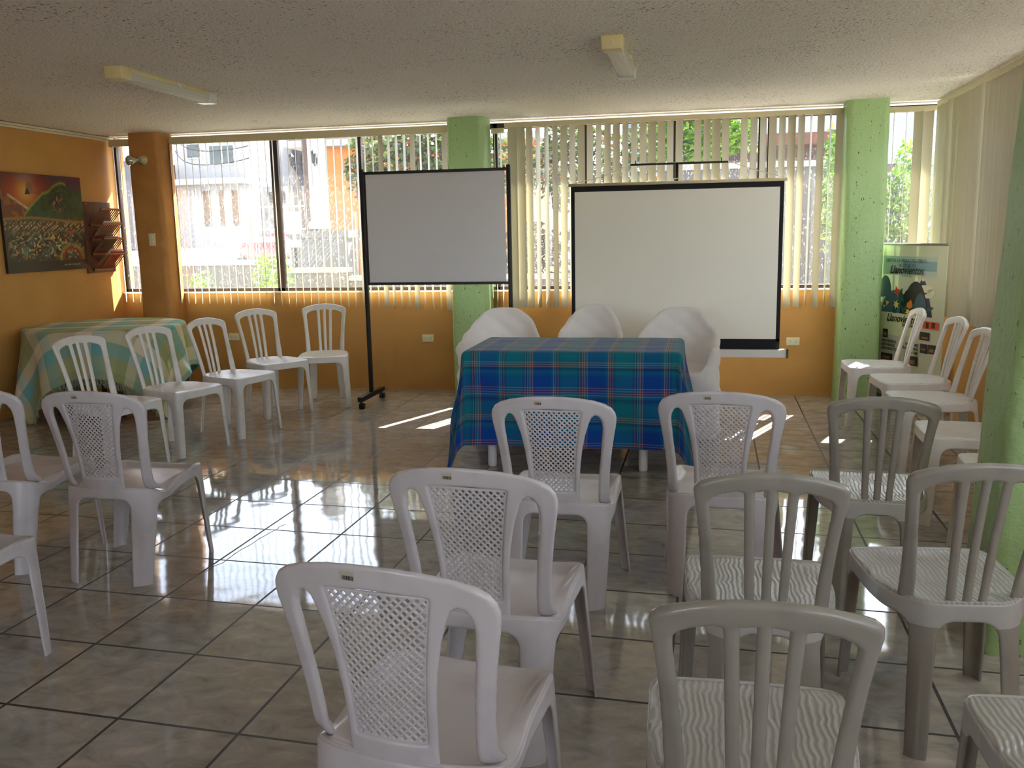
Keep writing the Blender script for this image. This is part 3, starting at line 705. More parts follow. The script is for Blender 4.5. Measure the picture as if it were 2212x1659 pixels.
blind('short piece of cream vertical blind just right of the middle green column', 'x', 7.95, -1.79, -1.675, 2.345, [(-1.765, -80, .76), (-1.71, -84, .76)])
v2 = [(c, a, z) for c, a, z in row(-1.60, 1.12, .0765, -46, 7, .775, .775, skip=(20, 25))]
v2 = [(c, (a + 26 if c < -1.48 else (74 if -1.40 < c < -1.26 or .84 < c < .93 or 1.0 < c < 1.1 else (a - 9 if c > .35 else a))), z) for c, a, z in v2]
blind('wide cream vertical blind over the middle window behind the projection screen', 'x', 7.92, -1.665, 1.135, 2.385, v2)
blind('narrow cream vertical blind between the right green column and the corner', 'x', 7.93, 1.44, 1.88, 2.375, [(1.53, 80, .775), (1.625, 78, .775), (1.715, -50, .775), (1.79, -46, .775)])
v4 = [(c, 90 + (24 if k % 11 else 44) + rv.uniform(-8, 8), .755) for k, (c, a, z) in enumerate(row(3.46, 7.86, .073, 0, 0, .755, .755))]
blind('closed cream vertical blind along the right wall', 'y', 1.86, 3.42, 7.9, 2.405, v4)
v5 = [(c, 90 + 38 + rv.uniform(-3, 3), .755) for c, a, z in row(-3.4, 3.0, .09, 0, 0, .755, .755)]
blind('cream vertical blind along the right wall nearer than the near column', 'y', 1.86, -3.45, 3.1, 2.405, v5)

# ------------------------------------------------------------------ whiteboard on mobile stand
r_ = thing('whiteboard', 'white board in thin black frame on a black wheeled stand', 'whiteboard', (-2.12, 7.265, 0))
MB_ = MB(); MB_.box(-.600, .582, -.008, .006, 1.045, 1.945); MB_.build('board', M['wboard'], r_)
f = MB(); f.box(-.615, .60, -.014, .010, 1.938, 1.962); f.box(-.615, .60, -.014, .010, 1.026, 1.048); f.box(-.612, -.598, -.013, .010, 1.026, 1.96); f.build('frame', M['black'], r_)
for sx in (-.632, .617):
    p = MB(); p.box(sx - .016, sx + .016, -.018, .014, .105, 1.985); p.build('post', M['black'], r_, bevel=.003)
    q = MB(); q.box(sx - .022, sx + .022, -.28, .28, .065, .107); q.build('foot', M['black'], r_, bevel=.003)
    for sy in (-.25, .25):
        c = MB(); c.tube([(sx, sy, .066), (sx, sy, .05)], .008)
        for dx in (-.013, .013): c.lathe([(0, -.007), (.026, -.007), (.026, .007), (0, .007)], (sx + dx, sy + .012, .026), 18, Vector((1, 0, 0)))
        c.build('caster', M['black'], r_)

# ------------------------------------------------------------------ projection screen on tripod
s_ = thing('projection_screen', 'large pull-up projection screen with black border on a tripod', 'projection screen', (-.16, 7.30, 0))
a = MB(); a.box(-.842, .802, -.0015, .0015, .545, 1.790); a.build('screen_fabric', M['screen'], s_)
b = MB()
for q in ((-.842, .802, 1.752, 1.795), (-.842, -.812, .56, 1.752), (.772, .802, .56, 1.752), (-.842, .802, .492, .578)): b.box(q[0], q[1], -.0022, .0022, q[2], q[3])
b.build('black_border', M['blackcloth'], s_)
c = MB(); c.tube([(-.862, 0, 1.806), (.822, 0, 1.806)], .012, 12); c.build('top_rod', M['header'], s_, smooth=True)
c = MB(); c.prism([(-.04, .03), (.035, .03), (.045, 0), (.035, -.03), (-.04, -.03)], 0, 1)
me_v = [(-.87 + 1.72 * z, x * .9, .466 + y) for x, y, z in c.v]; k = MB(); k.add(me_v, c.f); k.build('screen_case', M['silver'], s_)
k = MB()
for x in (-.885, .85): k.box(x, x + .018, -.045, .045, .432, .505)
k.build('case_end_cap', M['chrome'], s_)
k = MB(); k.tube([(-.01, .055, .03), (-.01, .055, 1.958)], .013); k.tube([(-.01, .055, .45), (-.01, .055, 1.0)], .016); k.build('pole', M['black'], s_, smooth=True)
k = MB(); k.box(-.375, .382, .045, .068, 1.946, 1.962); k.box(-.335, -.327, .045, .06, 1.955, 1.985); k.box(.327, .335, .045, .06, 1.955, 1.985); k.build('cross_arm', M['black'], s_, bevel=.002)
k = MB(); k.tube([(-.842, 0, 1.815), (-.6, .03, 1.866), (-.375, .05, 1.955), (0, .05, 1.962), (.382, .05, 1.958), (.6, .03, 1.88), (.805, 0, 1.818)], .0028, 6); k.build('cord', M['paper'], s_)
k = MB(); k.tube([(-.035, 0, 1.815), (-.03, .01, 1.835), (.01, .01, 1.838), (.018, 0, 1.815)], .004, 6); k.tube([(.79, 0, 1.815), (.782, 0, 1.90)], .003, 6); k.build('hook', M['silver'], s_)
for an in (90, 215, 325):
    k = MB(); k.tube([(-.01, .055, .42), (-.01 + .42 * math.cos(math.radians(an)), .055 + .42 * math.sin(math.radians(an)), .012)], .012); k.tube([(-.01, .055, .16), (-.01 + .25 * math.cos(math.radians(an)), .055 + .25 * math.sin(math.radians(an)), .17)], .005); k.build('leg', M['black'], s_)

# ------------------------------------------------------------------ plaid table
def cloth_drape(W_, D_, over_x, over_y, ztop, n, r=.03, flare=.10, seed=1, zmin=.006, folds=3.0):
    """cloth sheet on a rectangular top, hem hanging; returns verts, faces, uvs (metres)"""
    rnd = random.Random(seed); hx, hy = W_ / 2, D_ / 2; ax, ay = hx + over_x, hy + over_y
    nx = int(2 * ax / n); ny = int(2 * ay / n); vs = []; uv = []
    for i in range(nx + 1):
        for j in range(ny + 1):
            a_ = -ax + 2 * ax * i / nx; b_ = -ay + 2 * ay * j / ny
            dx = max(abs(a_) - hx, 0); dy = max(abs(b_) - hy, 0); d = math.hypot(dx, dy)
            sx = 1 if a_ > 0 else -1; sy = 1 if b_ > 0 else -1
            x = max(-hx, min(hx, a_)); y = max(-hy, min(hy, b_)); z = ztop
            if d > 1e-6:
                ux, uy = dx / d, dy / d
                t_ = min(d / (r * 1.571), 1); out = r * math.sin(t_ * 1.571); dn = r * (1 - math.cos(t_ * 1.571)) + max(0, d - r * 1.571)
                cor = min(dx, dy) / (max(dx, dy) + 1e-6)
                fl = flare * (dn / .55) ** 1.3 * (.35 + .9 * cor) if dn > 0 else 0
                wave = .016 * math.sin(a_ * 9.0 + b_ * 7 + seed) * min(dn / .3, 1.2)
                out += fl + wave * (1 - cor)
                # corner fold pinched along the diagonal
                ang = math.atan2(uy, ux); 
                if cor > .02: out += .055 * math.sin(ang * 2 * folds) * cor * min(dn / .4, 1) * .9
                dn = dn * (1 - .02 * cor)
                x += sx * ux * out; y += sy * uy * out; z = ztop - dn
                if z < zmin:
                    ex = zmin - z; z = zmin + .006 * math.sin(ex * 60) ** 2; x += sx * ux * ex * .45; y += sy * uy * ex * .45
            else: z += .0012 * math.sin(a_ * 17) * math.sin(b_ * 23)
            vs.append((x, y, z)); uv.append((a_, b_))
    fs = [(i * (ny + 1) + j, (i + 1) * (ny + 1) + j, (i + 1) * (ny + 1) + j + 1, i * (ny + 1) + j + 1) for i in range(nx) for j in range(ny)]
    return vs, fs, uv
def cloth_obj(name, vs, fs, uv, m, thick=.003):
    me = bpy.data.meshes.new(name); me.from_pydata(vs, [], fs); me.update()
    l = me.uv_layers.new(name='cloth'); idx = np.zeros(len(me.loops), int); me.loops.foreach_get('vertex_index', idx)
    l.data.foreach_set('uv', np.array(uv)[idx].astype(float).ravel())
    me.polygons.foreach_set('use_smooth', [True] * len(me.polygons)); me.materials.append(m)
    o = bpy.data.objects.new(name, me); COL.objects.link(o); md = o.modifiers.new('solid', 'SOLIDIFY'); md.thickness = thick; md.offset = -1
    return o
TX, TY = -.745, 5.655
tb = thing('plastic_table', 'white plastic table with round legs under a blue plaid tablecloth', 'table', (TX, TY, 0))
k = MB(); k.box(-.62, .62, -.335, .335, .700, .733); k.build('tabletop', M['tablewhite'], tb, bevel=.012)
for sx in (-.50, .46):
    for sy in (-.30, .27):
        k = MB(); k.lathe([(.0, 0), (.024, 0), (.027, .01), (.034, .70), (0, .70)], (sx + (sx > 0) * -.02, sy, 0), 20); k.build('leg', M['tablewhite'], tb, smooth=True)
vs, fs, uv = cloth_drape(1.27, .69, .60, .60, .738, .014, r=.035, flare=.10, seed=2)
cl = cloth_obj('tablecloth', vs, fs, uv, M['plaid']); cl.location = (TX, TY, 0)
tag(cl, 'blue and teal plaid tablecloth with thin orange lines over the table', 'tablecloth')

# ------------------------------------------------------------------ covered chairs behind the table
def covered_chair(x, y, rz, label, H=.86, W_=.27, seed=0, arch=1.0):
    root = thing('covered_chair', label, 'chair', (x, y, 0), rz, 'white covered chairs behind the plaid table')
    pts = [(-.25, -.26), (0, -.27), (.25, -.26), (.29, -.15), (.295, .02), (.275, .17), (.19, .27), (0, .31), (-.19, .27), (-.275, .17), (-.295, .02), (-.29, -.15)]
    pts = [(px * W_ / .28, py) for px, py in pts]
    per = perimeter(pts, 2); f, Lp, near, poly = per; s0 = near((0, .31))
    def Htop(s):
        p = f(s); yy = p[..., 1]; xx = p[..., 0]
        # back arch: full height at the rear centre, dropping to arms then to seat level in front
        t_ = np.clip((yy - .02) / .29, 0, 1)
        side = np.clip(np.abs(xx) / W_, 0, 1.1)
        arc = H - (H - .66) * np.clip(side / 1.04, 0, 1) ** 3.6 * arch
        arm = .645 - .01 * (yy < -.1)
        fr = np.clip((-.20 - yy) / .06, 0, 1)
        z = np.where(yy > .12, arc, np.where(yy > .0, arm + (np.clip((yy) / .12, 0, 1) ** 2) * (np.minimum(arc, .70) - arm), arm))
        return z * (1 - fr) + .47 * fr
    def MAP(s, z):
        p = f(s); h = np.clip(z / .9, 0, 1); n_ = np.stack([p[..., 0] / .28, (p[..., 1] - .02) / .29], -1)
        flare = .032 * (1 - h) ** 1.2; wv = .010 * np.sin(s * 34 + seed) * (1 - h) + .006 * np.sin(s * 21 + z * 9 + seed * 2) + .005 * np.sin(z * 26 + s * 13 + seed) + .004 * np.sin(z * 47 - s * 31 + seed * 3)
        lean = .075 * np.clip((z - .4) / .45, 0, 1.2) * (p[..., 1] > .1) * np.clip((p[..., 1] - .08) / .12, 0, 1)
        q = p + n_ * (flare + wv)[..., None]
        return np.stack([q[..., 0] * (1 - .12 * np.clip((z - .62) / .3, 0, 1)), q[..., 1] + lean, z], -1)
    def F(s, z): return np.minimum(Htop(s) - z, 9)
    th = lambda u, v: .012 + .030 * np.clip((v - .5) / .1, 0, 1)
    sheet_obj('chair_cover', [sheet(F, MAP, 0, Lp, .006, H + .02, .010, th, rr=.022)], M['cover'], root)
    sm = lambda u, v: np.stack([u, v, .462 + .012 * np.sin(u * 17 + seed) * np.sin(v * 13)], -1)
    sheet_obj('seat_cover', [sheet(lambda u, v: polysd(poly, u, v) + .004, sm, -.32, .32, -.3, .34, .012, .01)], M['cover'], root)
    return root
covered_chair(-1.44, 6.53, .10, 'white cloth-covered chair behind the left end of the plaid table', H=.865, seed=1)
covered_chair(-.79, 6.55, -.05, 'white cloth-covered chair behind the middle of the plaid table', H=.89, W_=.222, seed=3)
covered_chair(-.145, 6.50, -.10, 'white cloth-covered chair behind the right end of the table, its skirt showing', H=.87, seed=5)

# ------------------------------------------------------------------ round table with checked cloth
RX, RY, RR = -4.93, 6.78, .62
rt = thing('round_table', 'round brown table hidden under a green and teal checked cloth', 'table', (RX, RY, 0))
k = MB(); k.lathe([(0, .70), (RR - .02, .70), (RR - .01, .715), (RR - .02, .73), (0, .73)], n=48); k.build('tabletop', M['brownwood'], rt)
for an in (45, 135, 225, 315):
    k = MB(); ca_, sa_ = math.cos(math.radians(an)), math.sin(math.radians(an)); k.tube([(.30 * ca_, .30 * sa_, .70), (.42 * ca_, .42 * sa_, 0)], .022); k.build('leg', M['brownwood'], rt)
k = MB(); k.lathe([(.30, .25), (.30, .70)], n=32); k.lathe([(.29, .25), (.29, .70)], n=32); k.build('apron', M['brownwood'], rt)
def round_drape(R_, Sx, Sy, z0, rot, seed=3, n=.016):
    vs = []; uv = []; nx = int(2 * Sx / n); ny = int(2 * Sy / n); r = .02
    for i in range(nx + 1):
        for j in range(ny + 1):
            a_ = -Sx + 2 * Sx * i / nx; b_ = -Sy + 2 * Sy * j / ny; rho = math.hypot(a_, b_); ph = math.atan2(b_, a_)
            if rho <= R_: x, y, z = a_, b_, z0
            else:
                d = rho - R_; t_ = min(d / (r * 1.571), 1); dn = r * (1 - math.cos(t_ * 1.571)) + max(0, d - r * 1.571)
                fold = math.sin(ph * 11 + .6 * math.sin(ph * 3 + seed)) * .028 * min(dn / .35, 1.4)
                out = r * math.sin(t_ * 1.571) + .09 * (dn / .6) ** 1.2 + fold; z = z0 - dn; rr_ = R_ + out
                if z < .006: rr_ += (.006 - z) * .3; z = .006 + .004 * math.sin(dn * 50) ** 2
                x, y = rr_ * math.cos(ph), rr_ * math.sin(ph)
            c_, s2 = math.cos(rot), math.sin(rot); vs.append((x * c_ - y * s2, x * s2 + y * c_, z)); uv.append((a_, b_))
    fs = [(i * (ny + 1) + j, (i + 1) * (ny + 1) + j, (i + 1) * (ny + 1) + j + 1, i * (ny + 1) + j + 1) for i in range(nx) for j in range(ny)]
    return vs, fs, uv, nx, ny
vs, fs, uv, nx, ny = round_drape(RR, .99, 1.01, .736, math.radians(-68))
vs = [(max(x, XL + .022 - RX), y, z) for x, y, z in vs]
rc = cloth_obj('tablecloth', vs, fs, uv, M['checks']); rc.location = (RX, RY, 0)
tag(rc, 'green, cream and teal checked tablecloth with fringe over the round table', 'tablecloth')
# fringe: tassel threads along the two woven ends
fr = MB(); rf = random.Random(5)
for side in (0, 1, 2):
    rng = range(0, ny + 1) if side < 2 else range(0, nx + 1)
    for j in rng:
        for q in range(3):
            i0 = (0 if side == 0 else nx) * (ny + 1) + j if side < 2 else j * (ny + 1)
            p = Vector(vs[i0]); 
            if p.z < .03: continue
            p = p + Vector((rf.uniform(-.008, .008), rf.uniform(-.008, .008), .004)); ln = rf.uniform(.045, .07)
            fr.tube([p, p + Vector((rf.uniform(-.006, .006), rf.uniform(-.006, .006), -ln * .5)), p + Vector((rf.uniform(-.012, .012), rf.uniform(-.012, .012), -min(ln, p.z - .002)))], .0013, 3, cap=False)
fo = fr.build('fringe', M['checks_f'] if 'checks_f' in M else mat('fringe_yarn', srgb(160, 176, 150), .9), rc); fo['kind'] = 'stuff'

# ------------------------------------------------------------------ ceiling lights
def fluorescent(x, y0, ln, label, rz=0):
    root = thing('fluorescent_light', label, 'ceiling light', (x, y0, ZC), rz, 'fluorescent tube fittings on the ceiling')
    wd = .062
    def trap(mb, ya, yb, wt, wb, zt_, zb_):
        vs_ = [(sx * ww, yy, zz) for yy in (ya, yb) for sx, ww, zz in ((-1, wt, zt_), (1, wt, zt_), (1, wb, zb_), (-1, wb, zb_))]
        mb.add(vs_, [(0, 1, 2, 3), (7, 6, 5, 4), (0, 4, 5, 1), (1, 5, 6, 2), (2, 6, 7, 3), (3, 7, 4, 0)])
    h = MB(); trap(h, 0, ln, .045, .055, 0, -.028); h.build('housing', M['fixture'], root, bevel=.002)
    for ya, yb, nm in ((-.004, .10, 0), (ln - .10, ln + .004, 1)):
        e = MB(); trap(e, ya, yb, .056, .052, -.001, -.072); eo = e.build('end_cap', M['silver'] if nm else M['fixture'], root, bevel=.006)
        k = MB(); k.lathe([(0, 0), (.012, 0), (.012, .002), (.010, .003), (0, .003)], (0, ya if nm == 0 else yb, -.036), 16, Vector((0, -1 if nm == 0 else 1, 0))); k.build('screw_cover', M['fixture'], eo)
    # prismatic cover: ribbed trough
    prof = []
    for i in range(25):
        t_ = -1 + 2 * i / 24; prof.append((t_ * .050, -.028 - .040 * math.sqrt(max(0, 1 - (t_ ** 4))) - (.0015 if i % 2 else 0)))
    vs_ = [(px, .10, pz) for px, pz in prof] + [(px, ln - .10, pz) for px, pz in prof]; m_ = len(prof)
    c = MB(); c.add(vs_, [(i, i + 1, m_ + i + 1, m_ + i) for i in range(m_ - 1)]); c.build('diffuser', M['tube'], root, smooth=False)
    cl_ = MB(); cl_.box(-.060, .060, ln * .55, ln * .55 + .03, -.036, -.004); cl_.build('clip', M['silver'], root)
    return root
fluorescent(-3.25, 4.74, 1.10, 'long fluorescent ceiling light on the left half of the ceiling', .03)
fluorescent(-.44, 4.75, .97, 'long fluorescent ceiling light in front of the middle window', -.005)

# ------------------------------------------------------------------ wall things
def outlet(x, z, label):
    r0 = thing('power_outlet', label, 'outlet', (x, YB, z), 0, 'ivory power outlets on the back wall')
    k = MB(); k.box(-.055, .055, -.007, 0, -.035, .035); k.build('cover_plate', M['plate'], r0, bevel=.003)
    s = MB()
    for sx in (-.024, .024):
        s.lathe([(0, 0), (.0155, 0), (.0155, .002), (0, .002)], (sx, -.0068, 0), 16, Vector((0, -1, 0)))
    so_ = s.build('socket', M['plate'], r0)
    t_ = MB()
    for sx in (-.024, .024):
        for dz in (-.006, .006): t_.box(sx - .005, sx + .003, -.0095, -.0085, dz - .0012, dz + .0012)
        t_.box(sx + .006, sx + .009, -.0095, -.0085, -.002, .002)
    t_.build('slots', M['slot'], so_)
outlet(-4.42, .49, 'ivory power outlet low on the orange wall behind the left row of chairs')
outlet(-2.45, .485, 'ivory power outlet low on the orange wall between the whiteboard and middle column')
outlet(.815, .475, 'ivory power outlet low on the orange wall right of the projection screen')
k = thing('light_switch', 'ivory light switch plate on the orange column', 'switch', (-5.03, 7.714, 1.44))
q = MB(); q.box(-.035, .035, -.008, 0, -.058, .058); q.build('switch_plate', M['plate'], k, bevel=.003)
q = MB(); q.box(-.012, .012, -.013, -.007, .008, .034); q.box(-.012, .012, -.013, -.007, -.034, -.008); q.build('rocker', M['plate'], k, bevel=.002)
# glass ball lamp on the orange column
k = thing('wall_lamp', 'small round glass spot lamp on a ceramic socket on the orange column', 'lamp', (-5.05, 7.716, 2.17))
q = MB(); q.lathe([(0, 0), (.045, 0), (.045, .012), (.03, .02), (.026, .05), (0, .05)], (0, 0, 0), 24, Vector((-.1, -1, 0))); q.build('socket', M['header'], k, smooth=True)
ax = Vector((-.75, -.75, -.12)).normalized(); q = MB(); q.lathe([(.0, 0), (.016, .0), (.018, .03), (.030, .045), (.046, .075), (.050, .095), (.044, .118), (.028, .132), (0, .136)], (0, -.045, 0), 28, ax); q.build('bulb', M['glassball'], k, smooth=True)

# painting (colours computed on a grid of the canvas)
def painting():
    W_, H_ = 1.0, .822; nx, ny = 230, 190; rng = np.random.RandomState(3)
    us = np.linspace(0, 1, nx + 1); vs_ = np.linspace(0, 1, ny + 1); U, V = np.meshgrid(us, vs_, indexing='ij')
    def noise(fx, fy, seed):
        r = np.random.RandomState(seed); g = r.rand(fx + 2, fy + 2); x = U * fx; y = V * fy; i = x.astype(int); j = y.astype(int); a_ = x - i; b_ = y - j
        a_ = a_ * a_ * (3 - 2 * a_); b_ = b_ * b_ * (3 - 2 * b_)
        return g[i, j] * (1 - a_) * (1 - b_) + g[i + 1, j] * a_ * (1 - b_) + g[i, j + 1] * (1 - a_) * b_ + g[i + 1, j + 1] * a_ * b_
    c = lambda r, g, b: np.array(srgb(r, g, b)[:3])
    img = np.zeros(U.shape + (3,)) + c(34, 26, 26)
    def put(mask, col):
        m_ = np.clip(mask, 0, 1)[..., None]; img[:] = img * (1 - m_) + np.array(col) * .8 * m_
    n1, n2, n3, n4 = noise(9, 8, 1), noise(25, 20, 2), noise(60, 50, 5), noise(140, 30, 8)
    # sky: dark red with glow
    put((V > .52).astype(float), c(96, 28, 34))
    gl = np.exp(-(((U - .27) / .22) ** 2 + ((V - .80) / .16) ** 2)); put(gl * 1.1, c(214, 74, 26))
    put(np.exp(-(((U - .29) / .09) ** 2 + ((V - .82) / .11) ** 2)) * .95, c(235, 188, 84))
    put(np.clip((n1 - .55) * 3, 0, .6) * (V > .8), c(60, 52, 84))
    put(np.clip(.9 - np.abs(U - .30) * 6, 0, 1) * (V > .93) * .5, c(150, 140, 160))
    # snowy ridge descending from left
    ridge = .83 - .62 * U; put(np.clip((ridge - V) * 60, 0, 1) * (V > .52) * (U < .48), c(122, 54, 30))
    put(np.exp(-((V - ridge) / .014) ** 2) * (U > .08) * (U < .36), c(232, 214, 150)); put(np.clip((n2 - .5) * 3, 0, .7) * (V < ridge) * (V > .52) * (U < .4), c(184, 104, 40))
    # green mountain
    hill = .56 + .34 * np.clip((U - .24) / .38, 0, 1) ** .8 - .02 * np.clip((U - .7) / .3, 0, 1) + .03 * np.sin(U * 19) * (U > .5)
    put(np.clip((hill - V) * 40, 0, 1) * (V > .50) * (U > .22), c(44, 82, 34)); put(np.clip((hill - V) * 40, 0, 1) * (V > .5) * (U > .22) * np.clip((n2 - .45) * 3, 0, .7), c(26, 44, 30))
    put(np.exp(-((V - hill) / .014) ** 2) * (U > .24) * (U < .8), c(140, 160, 50))
    d = np.exp(-(((U - .66) / .10) ** 2 + ((V - .74) / .14) ** 2) * 1.6); put(d * 1.1, c(36, 26, 26)); put(d * np.clip((n3 - .55) * 5, 0, 1), c(186, 130, 96))
    # town band
    band = np.exp(-((V - .47) / .055) ** 2); put(band, c(110, 72, 42)); blk = ((np.floor(U * 46) * 7 + np.floor(V * 62) * 13) % 5 < 1.6); put(band * blk * (n3 > .45), c(214, 196, 150)); put(band * (n3 < .32), c(54, 70, 40))
    put(np.exp(-((V - .535 - .02 * np.sin(U * 5)) / .012) ** 2), c(170, 120, 44))
    # foreground strokes
    low = np.clip((.43 - V) * 12, 0, 1) * np.clip((V - .10) * 9, 0, 1) * np.clip(1.25 - ((U - .5) / .46) ** 4, 0, 1)
    st = np.sin((V * 60 + 14 * np.abs(U - .45) * 3 + n1 * 9)); put(low * np.clip(st - .25, 0, 1) * (n2 > .32), c(196, 168, 108)); put(low * np.clip(-st - .4, 0, 1) * (n2 > .4), c(150, 52, 34)); put(low * (n2 > .62) * .8, c(52, 104, 96)); put(low * (n3 > .75), c(220, 196, 130))
    arc = np.exp(-((np.hypot((U - .80) / .15, (V - .10) / .17) - 1) / .13) ** 2) * (V > .1); put(arc * .6, c(194, 156, 60)); put(np.exp(-((np.hypot((U - .80) / .15, (V - .10) / .17) - .78) / .1) ** 2) * (V > .1), c(150, 40, 24))
    put(np.clip(1 - np.abs(U - .80) / (.02 + .1 * np.clip(.40 - V, 0, .3)), 0, 1) * (V > .26) * (V < .42), c(70, 110, 110)); put(((np.abs(U - .80) < .02) & (V > .36) & (V < .42)).astype(float), c(200, 60, 30))
    # small figure with a cone robe in the glow
    put(((np.abs(U - .31) < .035 * np.clip((.87 - V) / .08, 0, 1)) & (V > .79) & (V < .87)).astype(float), c(46, 34, 24))
    # signature
    sg = (np.abs(V - (.055 + .006 * np.sin(U * 160))) < .004) & (U > .68) & (U < .90) & (np.sin(U * 330) > -.3); put(sg.astype(float), c(214, 200, 170))
    vs2 = [(0, -W_ / 2 + W_ * u, -H_ / 2 + H_ * v) for u in us for v in vs_]; fs2 = [(i * (ny + 1) + j, (i + 1) * (ny + 1) + j, (i + 1) * (ny + 1) + j + 1, i * (ny + 1) + j + 1) for i in range(nx) for j in range(ny)]
    me = bpy.data.meshes.new('canvas'); me.from_pydata(vs2, [], fs2); at = me.color_attributes.new('paint', 'FLOAT_COLOR', 'POINT')
    at.data.foreach_set('color', np.concatenate([img, np.ones(U.shape + (1,))], -1).reshape(-1).astype(np.float32))
    m_, t_, p_ = newmat('oil_paint'); p_.inputs['Roughness'].default_value = .4; a_ = N(t_, 'ShaderNodeAttribute', attribute_name='paint'); L(t_, a_.outputs[0], p_.inputs['Base Color'])
    root = thing('painting', 'dark oil painting of a town below green hills and red sky', 'painting', (XL + .028, 6.975, 1.600)); root.rotation_euler = (math.radians(0), 0, 0)
    o = link('canvas', me, m_, root)
    b_ = MB(); b_.box(-.026, -.001, -W_ / 2 - .002, W_ / 2 + .002, -H_ / 2 - .002, H_ / 2 + .002); b_.build('stretcher_frame', M['slot'], root, bevel=.002)
    nl = MB(); nl.lathe([(0, 0), (.006, 0), (.006, .01), (0, .01)], (-.012, -.18, H_ / 2 + .002), 8); nl.build('nail', M['chrome'], root)
painting()

# magazine rack on the left wall
k = thing('magazine_rack', 'dark wooden magazine rack with four slatted pockets on the left wall', 'magazine rack', (XL, 8.0, 1.46))
k.location = (XL + .002, 7.575, 1.14)
q = MB(); q.box(0, .018, -.09, .32, 0, .66); q.build('back_board', M['wood'], k, bevel=.003)
q = MB()
for yy in (-.04, .27): q.lathe([(0, 0), (.006, 0), (.005, .004), (0, .005)], (.018, yy, .64), 10, Vector((1, 0, 0)))
q.build('screw', M['chrome'], k)
for i, z in enumerate((.03, .175, .31, .445)):
    sh = MB(); y0, y1 = -.02, .30; xo = .02; 
    p0 = Vector((xo, 0, z)); p1 = Vector((xo + .135, 0, z + .145)); dv = (p1 - p0)
    for e_ in (0, 1):
        c_ = p0 + dv * e_; sh.box(c_.x - .008, c_.x + .008, y0, y1, c_.z - .008, c_.z + .008)
    n_ = 11
    for j in range(n_):
        yy = y0 + .008 + (y1 - y0 - .016) * j / (n_ - 1); a_ = Vector((p0.x, yy, p0.z)); b_ = Vector((p1.x, yy, p1.z)); sh.tube([a_, b_], .0055, 6)
    so_ = sh.build('slatted_pocket', M['wood2'], k)
    br_ = MB()
    for yy in (y0 + .004, y1 - .004): br_.box(.018, p0.x + .01, yy - .004, yy + .004, z - .012, z + .012)
    br_.build('bracket', M['wood'], so_)
def mag(y, z, m, lab, w_=.2, h_=.20, off=0):
    q = MB(); q.box(-.004, .004, -w_ / 2, w_ / 2, 0, h_); o = q.build('magazine', M[m], None, bevel=.001)
    o.location = (XL + .034 + off, y, z + .022); o.rotation_euler = (0, math.radians(43.5), 0); tag(o, lab, 'magazine', 'magazines in the wall rack')
mag(7.75, 1.185, 'red', 'red covered magazine in the lowest rack pocket', .18, .185, .002)
mag(7.74, 1.195, 'paper', 'white magazine behind the red one in the lowest rack pocket', .19, .195, -.010)
mag(7.69, 1.335, 'teal', 'bluish magazine in the third rack pocket from the top', .21, .165, .0)
mag(7.72, 1.47, 'paper', 'pale magazine in the second rack pocket from the top', .24, .175, .0)

